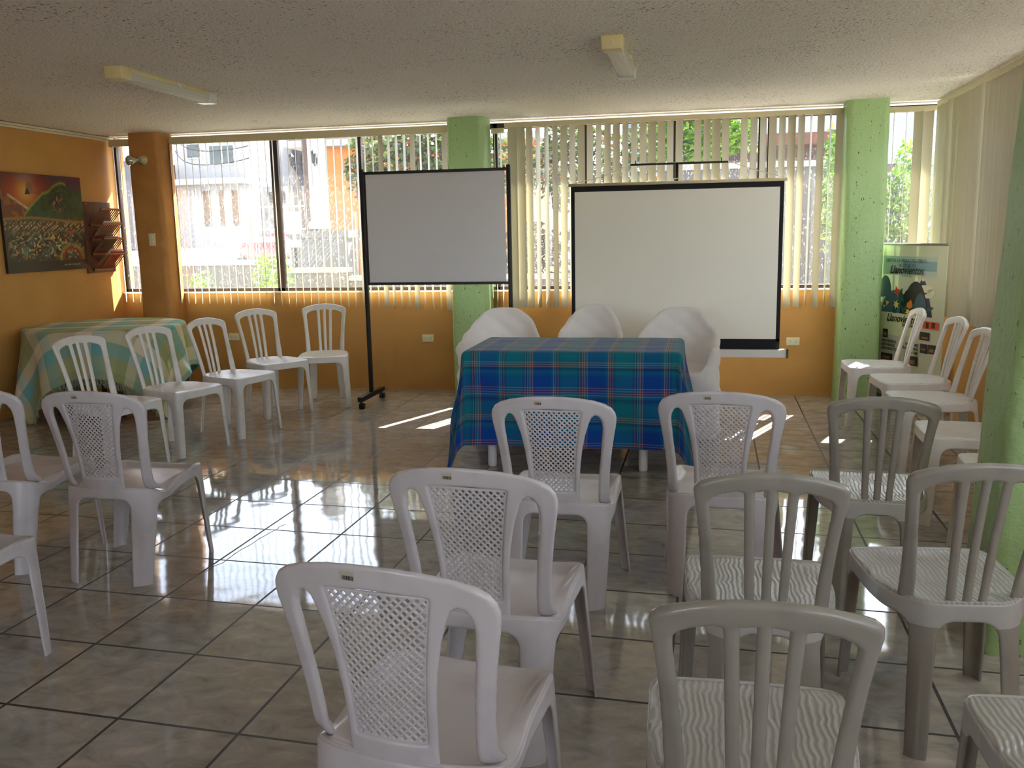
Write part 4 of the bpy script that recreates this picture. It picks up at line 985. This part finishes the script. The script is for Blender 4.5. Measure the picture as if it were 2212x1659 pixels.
# ------------------------------------------------------------------ banner with print
def banner():
    P0 = Vector((1.822, 7.25, 0)); d = Vector((-.45, .89, 0)).normalized(); Wd = .78
    # local frame: x along width from far-left end to near-right end, y normal (towards room), z up
    O = P0 + d * Wd; ux = -d; nrm = Vector((ux.y, -ux.x, 0)); ang = math.atan2(ux.y, ux.x)
    root = thing('rollup_banner', 'printed roll-up banner with mountain picture standing in the right corner', 'banner', (O.x, O.y, 0), ang)
    k = MB(); k.box(0.0, Wd, -.001, .001, .06, 1.292)
    root_sheet = k.build('banner_sheet', mat('printed_vinyl', srgb(220, 224, 206), .35, trans=(.2, srgb(214, 225, 190))), root)
    k = MB(); k.tube([(-.005, 0, 1.294), (Wd + .005, 0, 1.294)], .009, 12); k.build('top_bar', M['grey_alu'], root, smooth=True)
    k = MB(); k.box(-.005, Wd + .01, -.03, .03, 0, .062); k.build('base_box', M['grey_alu'], root, bevel=.012)
    k = MB(); k.tube([(Wd / 2, .02, .05), (Wd / 2, .012, 1.29)], .008); k.build('support_pole', M['grey_alu'], root)
    yf = [-.0016]
    def shape(name, polys, m, par=root_sheet):
        b_ = MB()
        for pl in polys:
            n_ = len(pl); b_.add([(x, yf[0], z) for x, z in pl] + [(x, yf[0] + .0004, z) for x, z in pl], [tuple(range(n_)), tuple(range(2 * n_ - 1, n_ - 1, -1))] + [(i, n_ + i, n_ + (i + 1) % n_, (i + 1) % n_) for i in range(n_)])
        yf[0] -= .00035
        return b_.build(name, m, par)
    def ink(nm, r, g, b_): return mat(nm, srgb(r, g, b_), .35)
    I = dict(sky=ink('ink_sky', 120, 160, 178), sky2=ink('ink_pale_sky', 176, 200, 196), navy=ink('ink_navy', 36, 42, 92), dark=ink('ink_black', 26, 26, 32), hill=ink('ink_blue_grey', 62, 92, 116), hill2=ink('ink_teal_hill', 74, 108, 122),
             red=ink('ink_red', 226, 76, 52), yel=ink('ink_yellow', 236, 214, 120), grn=ink('ink_green', 32, 92, 70), wht=ink('ink_cream', 232, 232, 206), org=ink('ink_orange', 222, 128, 50), ph1=ink('ink_photo_dark', 54, 44, 52), ph2=ink('ink_photo_warm', 148, 110, 84), ph3=ink('ink_photo_green', 92, 96, 60))
    R = lambda x0, z0, x1, z1: [(x0, z0), (x1, z0), (x1, z1), (x0, z1)]
    def circ(cx, cz, rx, rz, a0=0, a1=360, n_=28): return [(cx + rx * math.cos(math.radians(a0 + (a1 - a0) * i / n_)), cz + rz * math.sin(math.radians(a0 + (a1 - a0) * i / n_))) for i in range(n_ + (0 if a1 - a0 == 360 else 1))]
    shape('printed_sky', [R(.06, 1.05, .675, 1.20)], I['sky2']); shape('printed_dark_sky', [R(.30, 1.09, .675, 1.165)], I['sky'])
    shape('printed_peak', [[(.49, .98), (.538, 1.055), (.585, .965), (.60, .93), (.655, .74), (.50, .74)]], I['navy'])
    shape('printed_snow', [[(.52, 1.027), (.538, 1.057), (.556, 1.022), (.548, 1.010), (.540, 1.018), (.530, 1.008)]], I['wht'])
    shape('printed_cloud', [circ(.575, .955, .075, .03), circ(.63, .93, .05, .026), circ(.60, .90, .055, .016)], I['wht'])
    shape('printed_left_hill', [circ(.10, .90, .075, .14, -10, 140) + [(.03, .86)]], I['hill2'])
    shape('printed_dark_hill', [circ(.46, .745, .135, .262, 0, 180)], I['dark'])
    shape('printed_blue_hill', [circ(.235, .745, .165, .185, 0, 180)], I['hill2'])
    shape('printed_centre_hill', [circ(.395, .745, .105, .20, 0, 180)], I['dark']); shape('printed_round_hill', [circ(.52, .745, .075, .175, 0, 180)], I['hill'])
    lf = []
    for cx, cz, a in ((.28, .84, 60), (.31, .88, 110), (.25, .79, 80), (.36, .80, 50), (.33, .77, 120), (.42, .79, 60), (.46, .77, 110), (.22, .77, 100), (.62, .80, 20), (.29, .90, 70)):
        ca_, sa_ = math.cos(math.radians(a)), math.sin(math.radians(a)); pl = []
        for t_ in range(12):
            q = 2 * PI * t_ / 12; x, z = .05 * math.cos(q), .013 * math.sin(q); pl.append((cx + x * ca_ - z * sa_, cz + x * sa_ + z * ca_))
        lf.append(pl)
    shape('printed_leaves', lf, I['grn'])
    def star(cx, cz, r, n_=6): return [(cx + (r if i % 2 == 0 else r * .45) * math.cos(PI * i / n_ + .3), cz + (r if i % 2 == 0 else r * .45) * math.sin(PI * i / n_ + .3)) for i in range(2 * n_)]
    shape('printed_red_flower', [star(.245, .918, .048, 4)], I['red']); shape('printed_cream_flowers', [star(.245, .812, .040), star(.385, .765, .034), star(.135, .82, .028, 3), star(.10, .79, .02, 3)], I['yel'])
    shape('printed_orange_flower', [[(.37, .80), (.375, .835), (.40, .85), (.415, .865), (.43, .84), (.435, .81), (.41, .79)]], I['org'])
    shape('printed_lower_panel', [R(.02, .56, .53, .742)], mat('ink_panel', srgb(222, 228, 184), .4))
    shape('printed_red_photo', [R(.565, .650, .735, .708)], I['red']); shape('printed_red_photo_shade', [R(.60, .655, .63, .70), R(.66, .660, .70, .705)], I['ph1'])
    shape('printed_photos', [R(.102, .535, .165, .605), R(.54, .560, .645, .622), R(.55, .458, .628, .530), R(.637, .463, .722, .532), R(.093, .352, .235, .408), R(.38, .345, .53, .42)], I['ph1'])
    shape('printed_photo_lights', [R(.11, .55, .15, .58), R(.56, .57, .63, .585), R(.56, .48, .61, .495), R(.65, .475, .70, .50), R(.11, .36, .20, .385), R(.40, .355, .50, .39)], I['ph2'])
    def text(s, x, z, size, m, italic=0., bold=0., align='LEFT', sx=1.0, name='printed_text'):
        cu_ = bpy.data.curves.new('t', 'FONT'); cu_.body = s; cu_.size = size; cu_.align_x = align; cu_.shear = italic; cu_.offset = bold; cu_.extrude = .0003; cu_.resolution_u = 3
        ob = bpy.data.objects.new('t', cu_); COL.objects.link(ob); dg = bpy.context.evaluated_depsgraph_get(); me = bpy.data.meshes.new_from_object(ob.evaluated_get(dg))
        bpy.data.objects.remove(ob); bpy.data.curves.remove(cu_)
        me.transform(Matrix.Translation((x, yf[0], z)) @ Matrix.Rotation(PI / 2, 4, 'X') @ Matrix.Diagonal((sx, 1, 1, 1)))
        me.materials.clear(); me.materials.append(m); me.name = name
        o = bpy.data.objects.new(name, me); COL.objects.link(o); o.parent = root_sheet
        yf[0] -= .0002; return o
    ng = ink('ink_dark_grey', 66, 74, 84)
    text('SIENTA LA BRISA DEL CIELO...', .345, 1.152, .040, ng, align='CENTER', sx=.93)
    text('ALÓJESE EN', .355, 1.115, .038, ng, align='CENTER')
    text('Llanovientos', .345, 1.062, .088, I['dark'], italic=.35, bold=.0016, align='CENTER', sx=.86)
    text('H O S T A L', .355, 1.038, .022, ng, align='CENTER')
    text('Llanovientos', .33, .675, .088, I['dark'], italic=.35, bold=.0012, align='CENTER', sx=.84)
    text('HOSTAL', .40, .643, .036, I['dark'], bold=.001, align='CENTER')
    for i, (a_, b_) in enumerate((('BIENVENIDO,', 'WELCOME,'), ('BIENVENUE,', 'WILLKOMMEN,'), ('BIENVENUTO,', 'WELKOM.'))):
        text(a_, .095, .500 - .031 * i, .030, I['dark'], italic=.25, bold=.0008); text(b_, .530, .500 - .031 * i, .030, I['dark'], italic=.25, bold=.0008, align='RIGHT')
    text('- - - - -   - - - - - - -\n- - - -   - - - - - - - -\n- - - - -   - - - - -', .36, .605, .020, ng, align='CENTER')
banner()
# ------------------------------------------------------------------ outside
def gz(y): return -.35 + .05 * max(0, y - 8)
asph = mat('pale_street_concrete', srgb(176, 172, 162), .9, noise=.15, nscale=2)
k = MB(); nn = 24
for i in range(nn):
    ya, yb = 8.5 + 3.2 * i, 8.5 + 3.2 * (i + 1); k.add([(-60, ya, gz(ya)), (60, ya, gz(ya)), (60, yb, gz(yb)), (-60, yb, gz(yb))], [(0, 1, 2, 3)])
k.add([(-60, -30, -.35), (60, -30, -.35), (60, 8.5, -.35), (-60, 8.5, -.35)], [(0, 1, 2, 3)])
struct(k.build('ground', asph))
hwht = mat('white_house_paint', srgb(150, 147, 146), .8, noise=.04, nscale=1)
hbei = mat('beige_house_paint', srgb(112, 96, 84), .8); hgry = mat('grey_house_paint', srgb(82, 79, 84), .8)
pane = mat('dark_house_glass', srgb(30, 38, 42), .2); brd = mat('brown_door_paint', srgb(92, 62, 40), .5); oran = mat('orange_house_paint', srgb(176, 106, 42), .8)
stone = mat('white_stone_cladding', srgb(146, 144, 142), .8, col2=srgb(104, 100, 98), nscale=3, bump=.4, bscale=4)
tile = mat('terracotta_roof_tile', srgb(104, 62, 48), .8, noise=.25, nscale=6)
def house(name, label, x0, x1, y0, y1, z0, z1, wallm, wins, roof=None, roofm=None, over=.4, cat='house'):
    root = thing(name, label, cat, ((x0 + x1) / 2, y0, z0)); ox, oy = (x0 + x1) / 2, y0
    k = MB(); k.box(x0 - ox, x1 - ox, 0, y1 - y0, 0, z1 - z0); k.build('wall', wallm, root)
    for (a0, a1, b0, b1, kind) in wins:
        f_ = MB(); f_.box(a0 - ox, a1 - ox, -.05, .02, b0 - z0, b1 - z0); fo_ = f_.build('door' if kind == 'd' else 'window', brd if kind == 'd' else M['silver'], root)
        if kind != 'd':
            g_ = MB(); n_ = max(1, int(round((a1 - a0) / (.75 if kind == 'w' else 9))))
            for i in range(n_):
                u0 = a0 + (a1 - a0) * i / n_ + .05; u1 = a0 + (a1 - a0) * (i + 1) / n_ - .05; g_.box(u0 - ox, u1 - ox, -.07, -.03, b0 - z0 + .05, b1 - z0 - .05)
            g_.build('pane', pane, fo_)
        if kind == 'g':
            g_ = MB(); n_ = 9
            for i in range(n_ + 1): u = a0 + (a1 - a0) * i / n_ - ox; g_.box(u - .02, u + .02, -.16, -.12, b0 - z0, b1 - z0)
            for i in range(4): z = b0 + (b1 - b0) * i / 3 - z0; g_.box(a0 - ox, a1 - ox, -.16, -.12, z - .02, z + .02)
            g_.build('grille', M['slot'], fo_)
    if roof: 
        k = MB(); k.box(x0 - ox - over, x1 - ox + over, -over, y1 - y0 + over, z1 - z0, z1 - z0 + roof); k.build('roof', roofm or wallm, root)
    return root
# white two-storey house up the street
h = house('house', 'white two-storey house with dark upper windows and brown garage doors up the street', -22.1, -18.55, 36, 43, 1.0, 7.2, hwht,
      [(-21.5, -20.8, 4.75, 5.4, 'w'), (-20.45, -19.25, 4.45, 5.3, 'w'), (-20.9, -20.55, 1.9, 3.4, 'd'), (-20.1, -19.9, 1.9, 3.4, 'd'), (-19.55, -19.2, 1.9, 3.4, 'd')], roof=.3, roofm=hwht)
k = MB(); k.box(-1.9, 1.9, -1.1, 0, 2.62, 2.85); k.build('balcony_slab', hwht, h)
house('house', 'grey house with a beige eave and a barred window beyond the window bar', -18.3, -14.4, 40, 46, 1.1, 5.6, hgry, [(-18.0, -17.2, 4.4, 5.15, 'g')], roof=.45, roofm=hbei, over=.2)
house('garden_wall_house', 'low white stone-clad wall with a barred opening below the grey house', -19.2, -15.4, 37, 38.2, 1.0, 3.55, stone, [(-18.2, -17.5, 2.9, 3.3, 'g')], cat='wall')
house('house', 'dark grey building at the far left edge of the window', -26.0, -22.6, 34, 40, 1.0, 4.6, hgry, [])
house('house', 'orange house with a white corner pillar behind the bush', -7.2, -3.0, 16.2, 20, .1, 3.05, oran, [(-5.35, -4.3, 2.35, 2.75, 'w')], roof=.12, roofm=hwht, over=.3)
house('house', 'brown building with weathered tile roof beyond the right part of the middle window', .3, 2.6, 19, 23, .2, 3.0, mat('weathered_brown_wall', srgb(84, 66, 62), .9, noise=.3, nscale=3), [(.9, 1.5, 2.1, 2.6, 'w')], roof=.22, roofm=tile)
# street pillars and lanterns
def pillar(name, label, x0, x1, y0, dy, z0, z1, m, cat='pillar'):
    root = thing(name, label, cat, ((x0 + x1) / 2, y0, z0)); w_ = (x1 - x0) / 2
    k = MB(); k.box(-w_, w_, 0, dy, .12, z1 - z0 - .12); k.build('shaft', m, root, bevel=.01)
    k = MB(); k.box(-w_ - .03, w_ + .03, -.03, dy + .03, 0, .12); k.build('plinth', m, root); k = MB(); k.box(-w_ - .03, w_ + .03, -.03, dy + .03, z1 - z0 - .12, z1 - z0); k.build('capital', m, root)
    return root
pillar('brown_pillar', 'tall brown pillar standing left of the white pillar outside', -6.40, -6.24, 14.2, .3, .0, 3.35, mat('brown_pillar_paint', srgb(84, 64, 56), .8))
pillar('white_pillar', 'tall white pillar with a black lantern in front of the orange house', -6.22, -6.03, 14.0, .3, 1.55, 3.4, hwht)
pillar('pillar_base', 'grey masonry block below the white pillar outside', -6.6, -5.6, 14.0, .5, 0, 1.52, M['concrete'])
def lantern(x, y, z, label):
    root = thing('lantern', label, 'lantern', (x, y, z), 0, 'black wall lanterns outside')
    k = MB(); k.lathe([(.0, -.10), (.025, -.09), (.03, -.07), (.045, .05), (.048, .055)], n=6); k.build('glass_body', M['black'], root)
    k = MB(); k.lathe([(.06, .055), (.035, .09), (.012, .11), (.0, .13)], n=6); k.build('cap', M['black'], root)
    k = MB(); k.tube([(0, 0, -.09), (.0, .05, -.13), (.0, .12, -.09), (0, .13, 0)], .008, 6); k.build('bracket', M['black'], root)
lantern(-6.055, 13.86, 2.68, 'black lantern fixed on the white pillar outside')
lantern(-6.92, 14.9, 2.74, 'black lantern left of the brown pillar outside')
# small grotto statue and railing
k = thing('grotto', 'small grey stone grotto standing behind iron railings', 'statue', (-7.40, 16, 1.9))
q = MB(); q.lathe([(.15, -1.8), (.16, .0), (.14, .35), (.11, .55), (.06, .72), (0, .80)], n=14); q.build('stone_shell', mat('grotto_stone', srgb(120, 112, 104), .9, bump=.6, bscale=14), k, smooth=True)
q = MB(); q.lathe([(0, .10), (.04, .12), (.045, .3), (.02, .40), (.025, .44), (0, .47)], (0.02, -.15, 0), 10); q.build('figure', hwht, k, smooth=True)
k = thing('iron_railing', 'white iron railing below the small grotto outside', 'railing', (-7.3, 15.2, 0))
q = MB(); q.box(-.75, .75, -.015, .015, 1.95, 1.98); q.box(-.75, .75, -.015, .015, 1.55, 1.58); q.build('rail', M['silver'], k)
for i in range(13):
    q = MB(); x = -.72 + .12 * i; q.tube([(x, 0, 0), (x, 0, 2.06)], .012, 6); q.build('baluster', M['silver'], k)
# car
def car():
    root = thing('parked_car', 'dark red parked car behind the wire fence and low wall', 'car', (-11.1, 22, .36), 0)
    body = mat('dark_red_car_paint', srgb(132, 52, 48), .25); gm = mat('car_glass', srgb(60, 76, 88), .08)
    # front view faces -y: width along x, length along y; lofted sections
    secs = [(0, .30, .72, .80), (.10, .28, .88, .86), (.9, .28, 1.00, .90), (1.15, .28, 1.05, .90), (3.9, .28, 1.08, .90), (4.2, .30, .95, .84)]
    vs_ = []; fs_ = []
    for y, zb, zt_, hw in secs:
        vs_ += [(-hw, y, zb), (-hw - .02, y, (zb + zt_) / 2), (-hw + .03, y, zt_), (hw - .03, y, zt_), (hw + .02, y, (zb + zt_) / 2), (hw, y, zb)]
    for i in range(len(secs) - 1):
        for j in range(6): fs_.append((i * 6 + j, i * 6 + (j + 1) % 6, (i + 1) * 6 + (j + 1) % 6, (i + 1) * 6 + j))
    fs_.append(tuple(range(5, -1, -1))); fs_.append(tuple(30 + j for j in range(6)))
    b_ = MB(); b_.add(vs_, fs_); b_.build('body', body, root, bevel=.05)
    cab = [(1.05, 1.02, .84), (1.75, 1.56, .70), (2.4, 1.64, .68), (3.4, 1.60, .68), (3.95, 1.05, .82)]
    vs_ = []; fs_ = []
    for y, zt_, hw in cab: vs_ += [(-hw - .06 * (zt_ > 1.1), y, 1.02), (-hw, y, zt_), (hw, y, zt_), (hw + .06 * (zt_ > 1.1), y, 1.02)]
    for i in range(4):
        for j in range(4): fs_.append((i * 4 + j, i * 4 + (j + 1) % 4, (i + 1) * 4 + (j + 1) % 4, (i + 1) * 4 + j))
    b_ = MB(); b_.add(vs_, fs_); b_.build('cabin', body, root, bevel=.03)
    b_ = MB(); b_.add([(-.74, 1.10, 1.08), (.74, 1.10, 1.08), (.62, 1.66, 1.52), (-.62, 1.66, 1.52)], [(0, 1, 2, 3)]); b_.build('windscreen', gm, root)
    b_ = MB()
    for s__ in (-1, 1): b_.add([(s__ * .86, 1.5, 1.08), (s__ * .86, 3.5, 1.08), (s__ * .73, 3.2, 1.52), (s__ * .73, 1.9, 1.52)], [(0, 1, 2, 3)])
    b_.build('side_window', gm, root)
    for s__ in (-1, 1):
        for y in (.75, 3.4):
            b_ = MB(); b_.lathe([(0, -.1), (.20, -.1), (.33, -.09), (.33, .09), (.20, .1), (0, .1)], (s__ * .80, y, .33), 24, Vector((1, 0, 0))); b_.build('wheel', M['black'], root)
        b_ = MB(); b_.lathe([(0, 0), (.10, 0), (.08, .03), (0, .04)], (s__ * .62, .0, .66), 16, Vector((0, -1, 0))); b_.build('headlight', M['silver'], root)
    b_ = MB(); b_.box(-.85, .85, -.08, .02, .30, .50); b_.build('bumper', M['slot'], root, bevel=.02)
    root.scale = (1.06, 1, 1.06)
    root.rotation_euler = (0, 0, math.radians(-12))
car()
# low walls with white caps, wire fence
for nm, lab, x0, x1, y, z1 in (('low_wall', 'low grey wall with a white cap in front of the parked car', -7.6, -5.3, 11, 1.14), ('low_wall', 'low grey wall with a white cap left of the shaded bushes', -5.25, -4.45, 11, 1.03), ('low_wall', 'sloping low grey wall in front of the shaded bushes', -4.42, -1.6, 11.1, .92)):
    r0 = thing(nm, lab, 'wall', ((x0 + x1) / 2, y, gz(y)), 0, 'low street walls'); w_ = (x1 - x0) / 2
    k = MB(); k.box(-w_, w_, 0, .18, -.1, z1 - gz(y) - .06); k.build('masonry', M['concrete'], r0); k = MB(); k.box(-w_ - .02, w_ + .02, -.03, .21, z1 - gz(y) - .06, z1 - gz(y)); k.build('cap', hwht, r0)
k = thing('wire_fence', 'diagonal wire mesh fence between the low wall and the parked car', 'fence', (-6.4, 11.6, 0))
q = MB()
for i in range(-14, 34):
    x0 = -1.2 + i * .075
    for s__ in (1, -1):
        a_ = [x0, .9]; b_ = [x0 + s__ * .8, 1.7]
        q.tube([(max(-1.2, min(1.9, a_[0])), 0, .9), (max(-1.2, min(1.9, b_[0])), 0, 1.7)], .0025, 3, cap=False)
q.build('wire_mesh', M['grey_alu'], k)
for x in (-1.2, .35, 1.9):
    q = MB(); q.tube([(x, 0, -.3), (x, 0, 1.75)], .02, 8); q.build('post', M['grey_alu'], k)
for z0, z1, lab in ((1.47, 1.79, 'larger white sign board standing outside right of the dark window bar'), (1.28, 1.39, 'narrow white board below the larger one outside')):
    r0 = thing('sign_board', lab, 'sign', (-5.70, 12.2, z0)); q = MB(); q.box(-.20, .115, 0, .02, 0, z1 - z0); q.build('panel', hwht, r0, bevel=.004); q = MB(); q.box(-.02, .02, .022, .05, -z0 + gz(12.2), z1 - z0 - .03); q.build('post', M['grey_alu'], r0)
# concrete retaining wall with coping
k = thing('retaining_wall', 'long grey concrete wall running behind the middle and right windows', 'wall', (2.4, 13.2, -.2))
q = MB(); q.box(-3.7, 4.5, 0, .25, 0, 2.45); q.build('concrete', M['concrete'], k); q = MB(); q.box(-3.75, 4.55, -.05, .3, 2.45, 2.53); q.build('coping', mat('pale_coping', srgb(150, 148, 142), .9), k)
# foliage
def leafmat(nm, cols):
    m_, t_, p_ = newmat(nm); p_.inputs['Roughness'].default_value = .45
    ge = N(t_, 'ShaderNodeNewGeometry'); r = N(t_, 'ShaderNodeValToRGB'); e = r.color_ramp.elements; r.color_ramp.interpolation = 'CONSTANT'
    e[0].color = cols[0]; e[1].color = cols[1]; e[1].position = .3
    for i, c_ in enumerate(cols[2:]): z = e.new(.6 if i == 0 else .93); z.color = c_
    L(t_, ge.outputs['Random Per Island'], r.inputs[0]); L(t_, r.outputs[0], p_.inputs['Base Color'])
    out = t_.nodes['Material Output']; tr = N(t_, 'ShaderNodeBsdfTranslucent'); L(t_, r.outputs[0], tr.inputs[0]); mx = N(t_, 'ShaderNodeMixShader'); mx.inputs[0].default_value = .45
    L(t_, p_.outputs[0], mx.inputs[1]); L(t_, tr.outputs[0], mx.inputs[2]); L(t_, mx.outputs[0], out.inputs[0]); return m_
LM = dict(bush=leafmat('bush_leaves', [srgb(38, 52, 24), srgb(60, 78, 32), srgb(84, 98, 44), srgb(160, 66, 40)]), bright=leafmat('bright_leaves', [srgb(78, 112, 34), srgb(108, 146, 44), srgb(136, 168, 62)]), dark=leafmat('shaded_leaves', [srgb(58, 62, 48), srgb(80, 84, 60), srgb(98, 96, 76)]))  # the dark set greys shade and the dirty pane's veil into its leaf colours
bark = mat('bark', srgb(92, 74, 58), .9, bump=.5, bscale=20)
def plant(name, label, cat, c, rad, zb, mt, n=2200, ls=.07, seed=0, group=None):
    rnd = random.Random(seed); root = thing(name, label, cat, (c[0], c[1], zb), 0, group); b_ = MB(); cz = c[2] - zb
    for i in range(n):
        while True:
            p = Vector((rnd.uniform(-1, 1), rnd.uniform(-1, 1), rnd.uniform(-1, 1)))
            if .25 < p.length < 1 + .15 * math.sin(7 * p.x + seed) : break
        p = Vector((p.x * rad[0], p.y * rad[1], p.z * rad[2] + cz))
        if p.z < .02: p.z = abs(p.z) + .03
        a_ = Vector((rnd.gauss(0, 1), rnd.gauss(0, 1), rnd.gauss(0, .6))).normalized(); b2 = a_.cross(Vector((rnd.gauss(0, 1), rnd.gauss(0, 1), rnd.gauss(0, 1)))).normalized(); s__ = ls * rnd.uniform(.6, 1.3)
        b_.add([p - a_ * s__, p + b2 * s__ * .42, p + a_ * s__, p - b2 * s__ * .42], [(0, 1, 2, 3)])
    b_.build('foliage', LM[mt], root)
    t_ = MB()
    for j in range(5):
        q = Vector((rnd.uniform(-.5, .5) * rad[0], rnd.uniform(-.4, .4) * rad[1], cz)); t_.tube([(q.x * .2, q.y * .2, 0), (q.x * .6, q.y * .6, cz * .5), tuple(q)], [.03, .022, .01], 6)
    t_.build('stem', bark, root)
gb = 'bushes and trees outside the back windows'
plant('flowering_bush', 'large dark green bush with red blossoms seen above the whiteboard', 'bush', (-4.0, 13.1, 2.42), (1.15, .6, .64), gz(13.1), 'bush', 3600, .07, 1, gb)
plant('flowering_bush', 'dark green bush with red blossoms just right of the middle column', 'bush', (-1.60, 12.5, 2.3), (1.1, .5, .62), gz(12.2), 'bush', 3200, .06, 2, gb)
plant('shaded_bush', 'bush with shade greyed into its leaves low in the window left of the whiteboard', 'bush', (-3.72, 11.8, .95), (.72, .36, .65), gz(11.8), 'dark', 2600, .06, 3, gb)
plant('shaded_bush', 'bush with shade greyed into its leaves between the whiteboard and the projection screen', 'bush', (-1.9, 11.9, .95), (1.1, .45, .62), gz(11.6), 'dark', 2600, .06, 4, gb)
plant('young_plant', 'leafy young plant growing at the low wall beside the window bar', 'plant', (-5.15, 10.4, .78), (.30, .25, .48), gz(10.4), 'bright', 620, .05, 5, gb)
plant('young_plant', 'small leafy plant at the lower left corner of the left window', 'plant', (-6.15, 10.4, .68), (.22, .2, .36), gz(10.4), 'bright', 420, .045, 6, gb)
plant('leafy_tree', 'bright green tree above the grey wall left of the brown building', 'tree', (-.05, 15, 2.95), (.95, .7, .55), gz(15), 'bright', 3200, .085, 7, gb)
plant('leafy_tree', 'tall bright green shrub beside the right green column', 'tree', (1.72, 11.6, 1.9), (.24, .4, 1.0), gz(11.6), 'bright', 1500, .06, 8, gb)
plant('flowering_bush', 'light green bush with red flowers seen between the corner blinds', 'bush', (2.65, 12.4, 1.65), (.42, .4, .85), gz(12.2), 'bright', 1900, .055, 9, gb)
plant('leafy_tree', 'tall tree outside the right wall blinds', 'tree', (6.2, 9.0, 1.4), (1.1, 1.2, 1.5), -.35, 'bush', 2200, .09, 10, gb)
k = MB(); rnd = random.Random(9); pts_ = []
for i in range(41):
    x = -10 + 3.2 * i; pts_.append((x, 190, 44 + 7 * math.sin(i * .31 + 1) + 2 * math.sin(i * 1.1)))
vs_ = []
for x, y, z in pts_: vs_ += [(x, 110, 2), (x, 150, z * .55), (x, 190, z)]
fs_ = [(i * 3 + j, i * 3 + j + 1, (i + 1) * 3 + j + 1, (i + 1) * 3 + j) for i in range(40) for j in range(2)]
k.add(vs_, fs_); struct(k.build('mountain', mat('blue_green_mountain', srgb(50, 62, 80), .95, noise=.2, nscale=.03), smooth=True))
# overhead cables
for i, (z0, z1, sag) in enumerate(((6.2, 5.9, .5), (5.75, 5.2, .5), (5.1, 4.7, .5))):
    k = MB(); P_ = [(-22.0 + 3.4 * t_ / 12, 35.96 - 1.2 * math.sin(PI * t_ / 12), z0 + (z1 - z0) * t_ / 12 - sag * 4 * (t_ / 12) * (1 - t_ / 12)) for t_ in range(13)]; k.tube(P_, .018, 5)
    o = k.build('power_cable', M['black'], None); tag(o, ('upper sagging power cable in front of the white house', 'middle sagging power cable in front of the white house', 'lowest and most sagging power cable before the white house')[i], 'cable', 'power cables over the street')
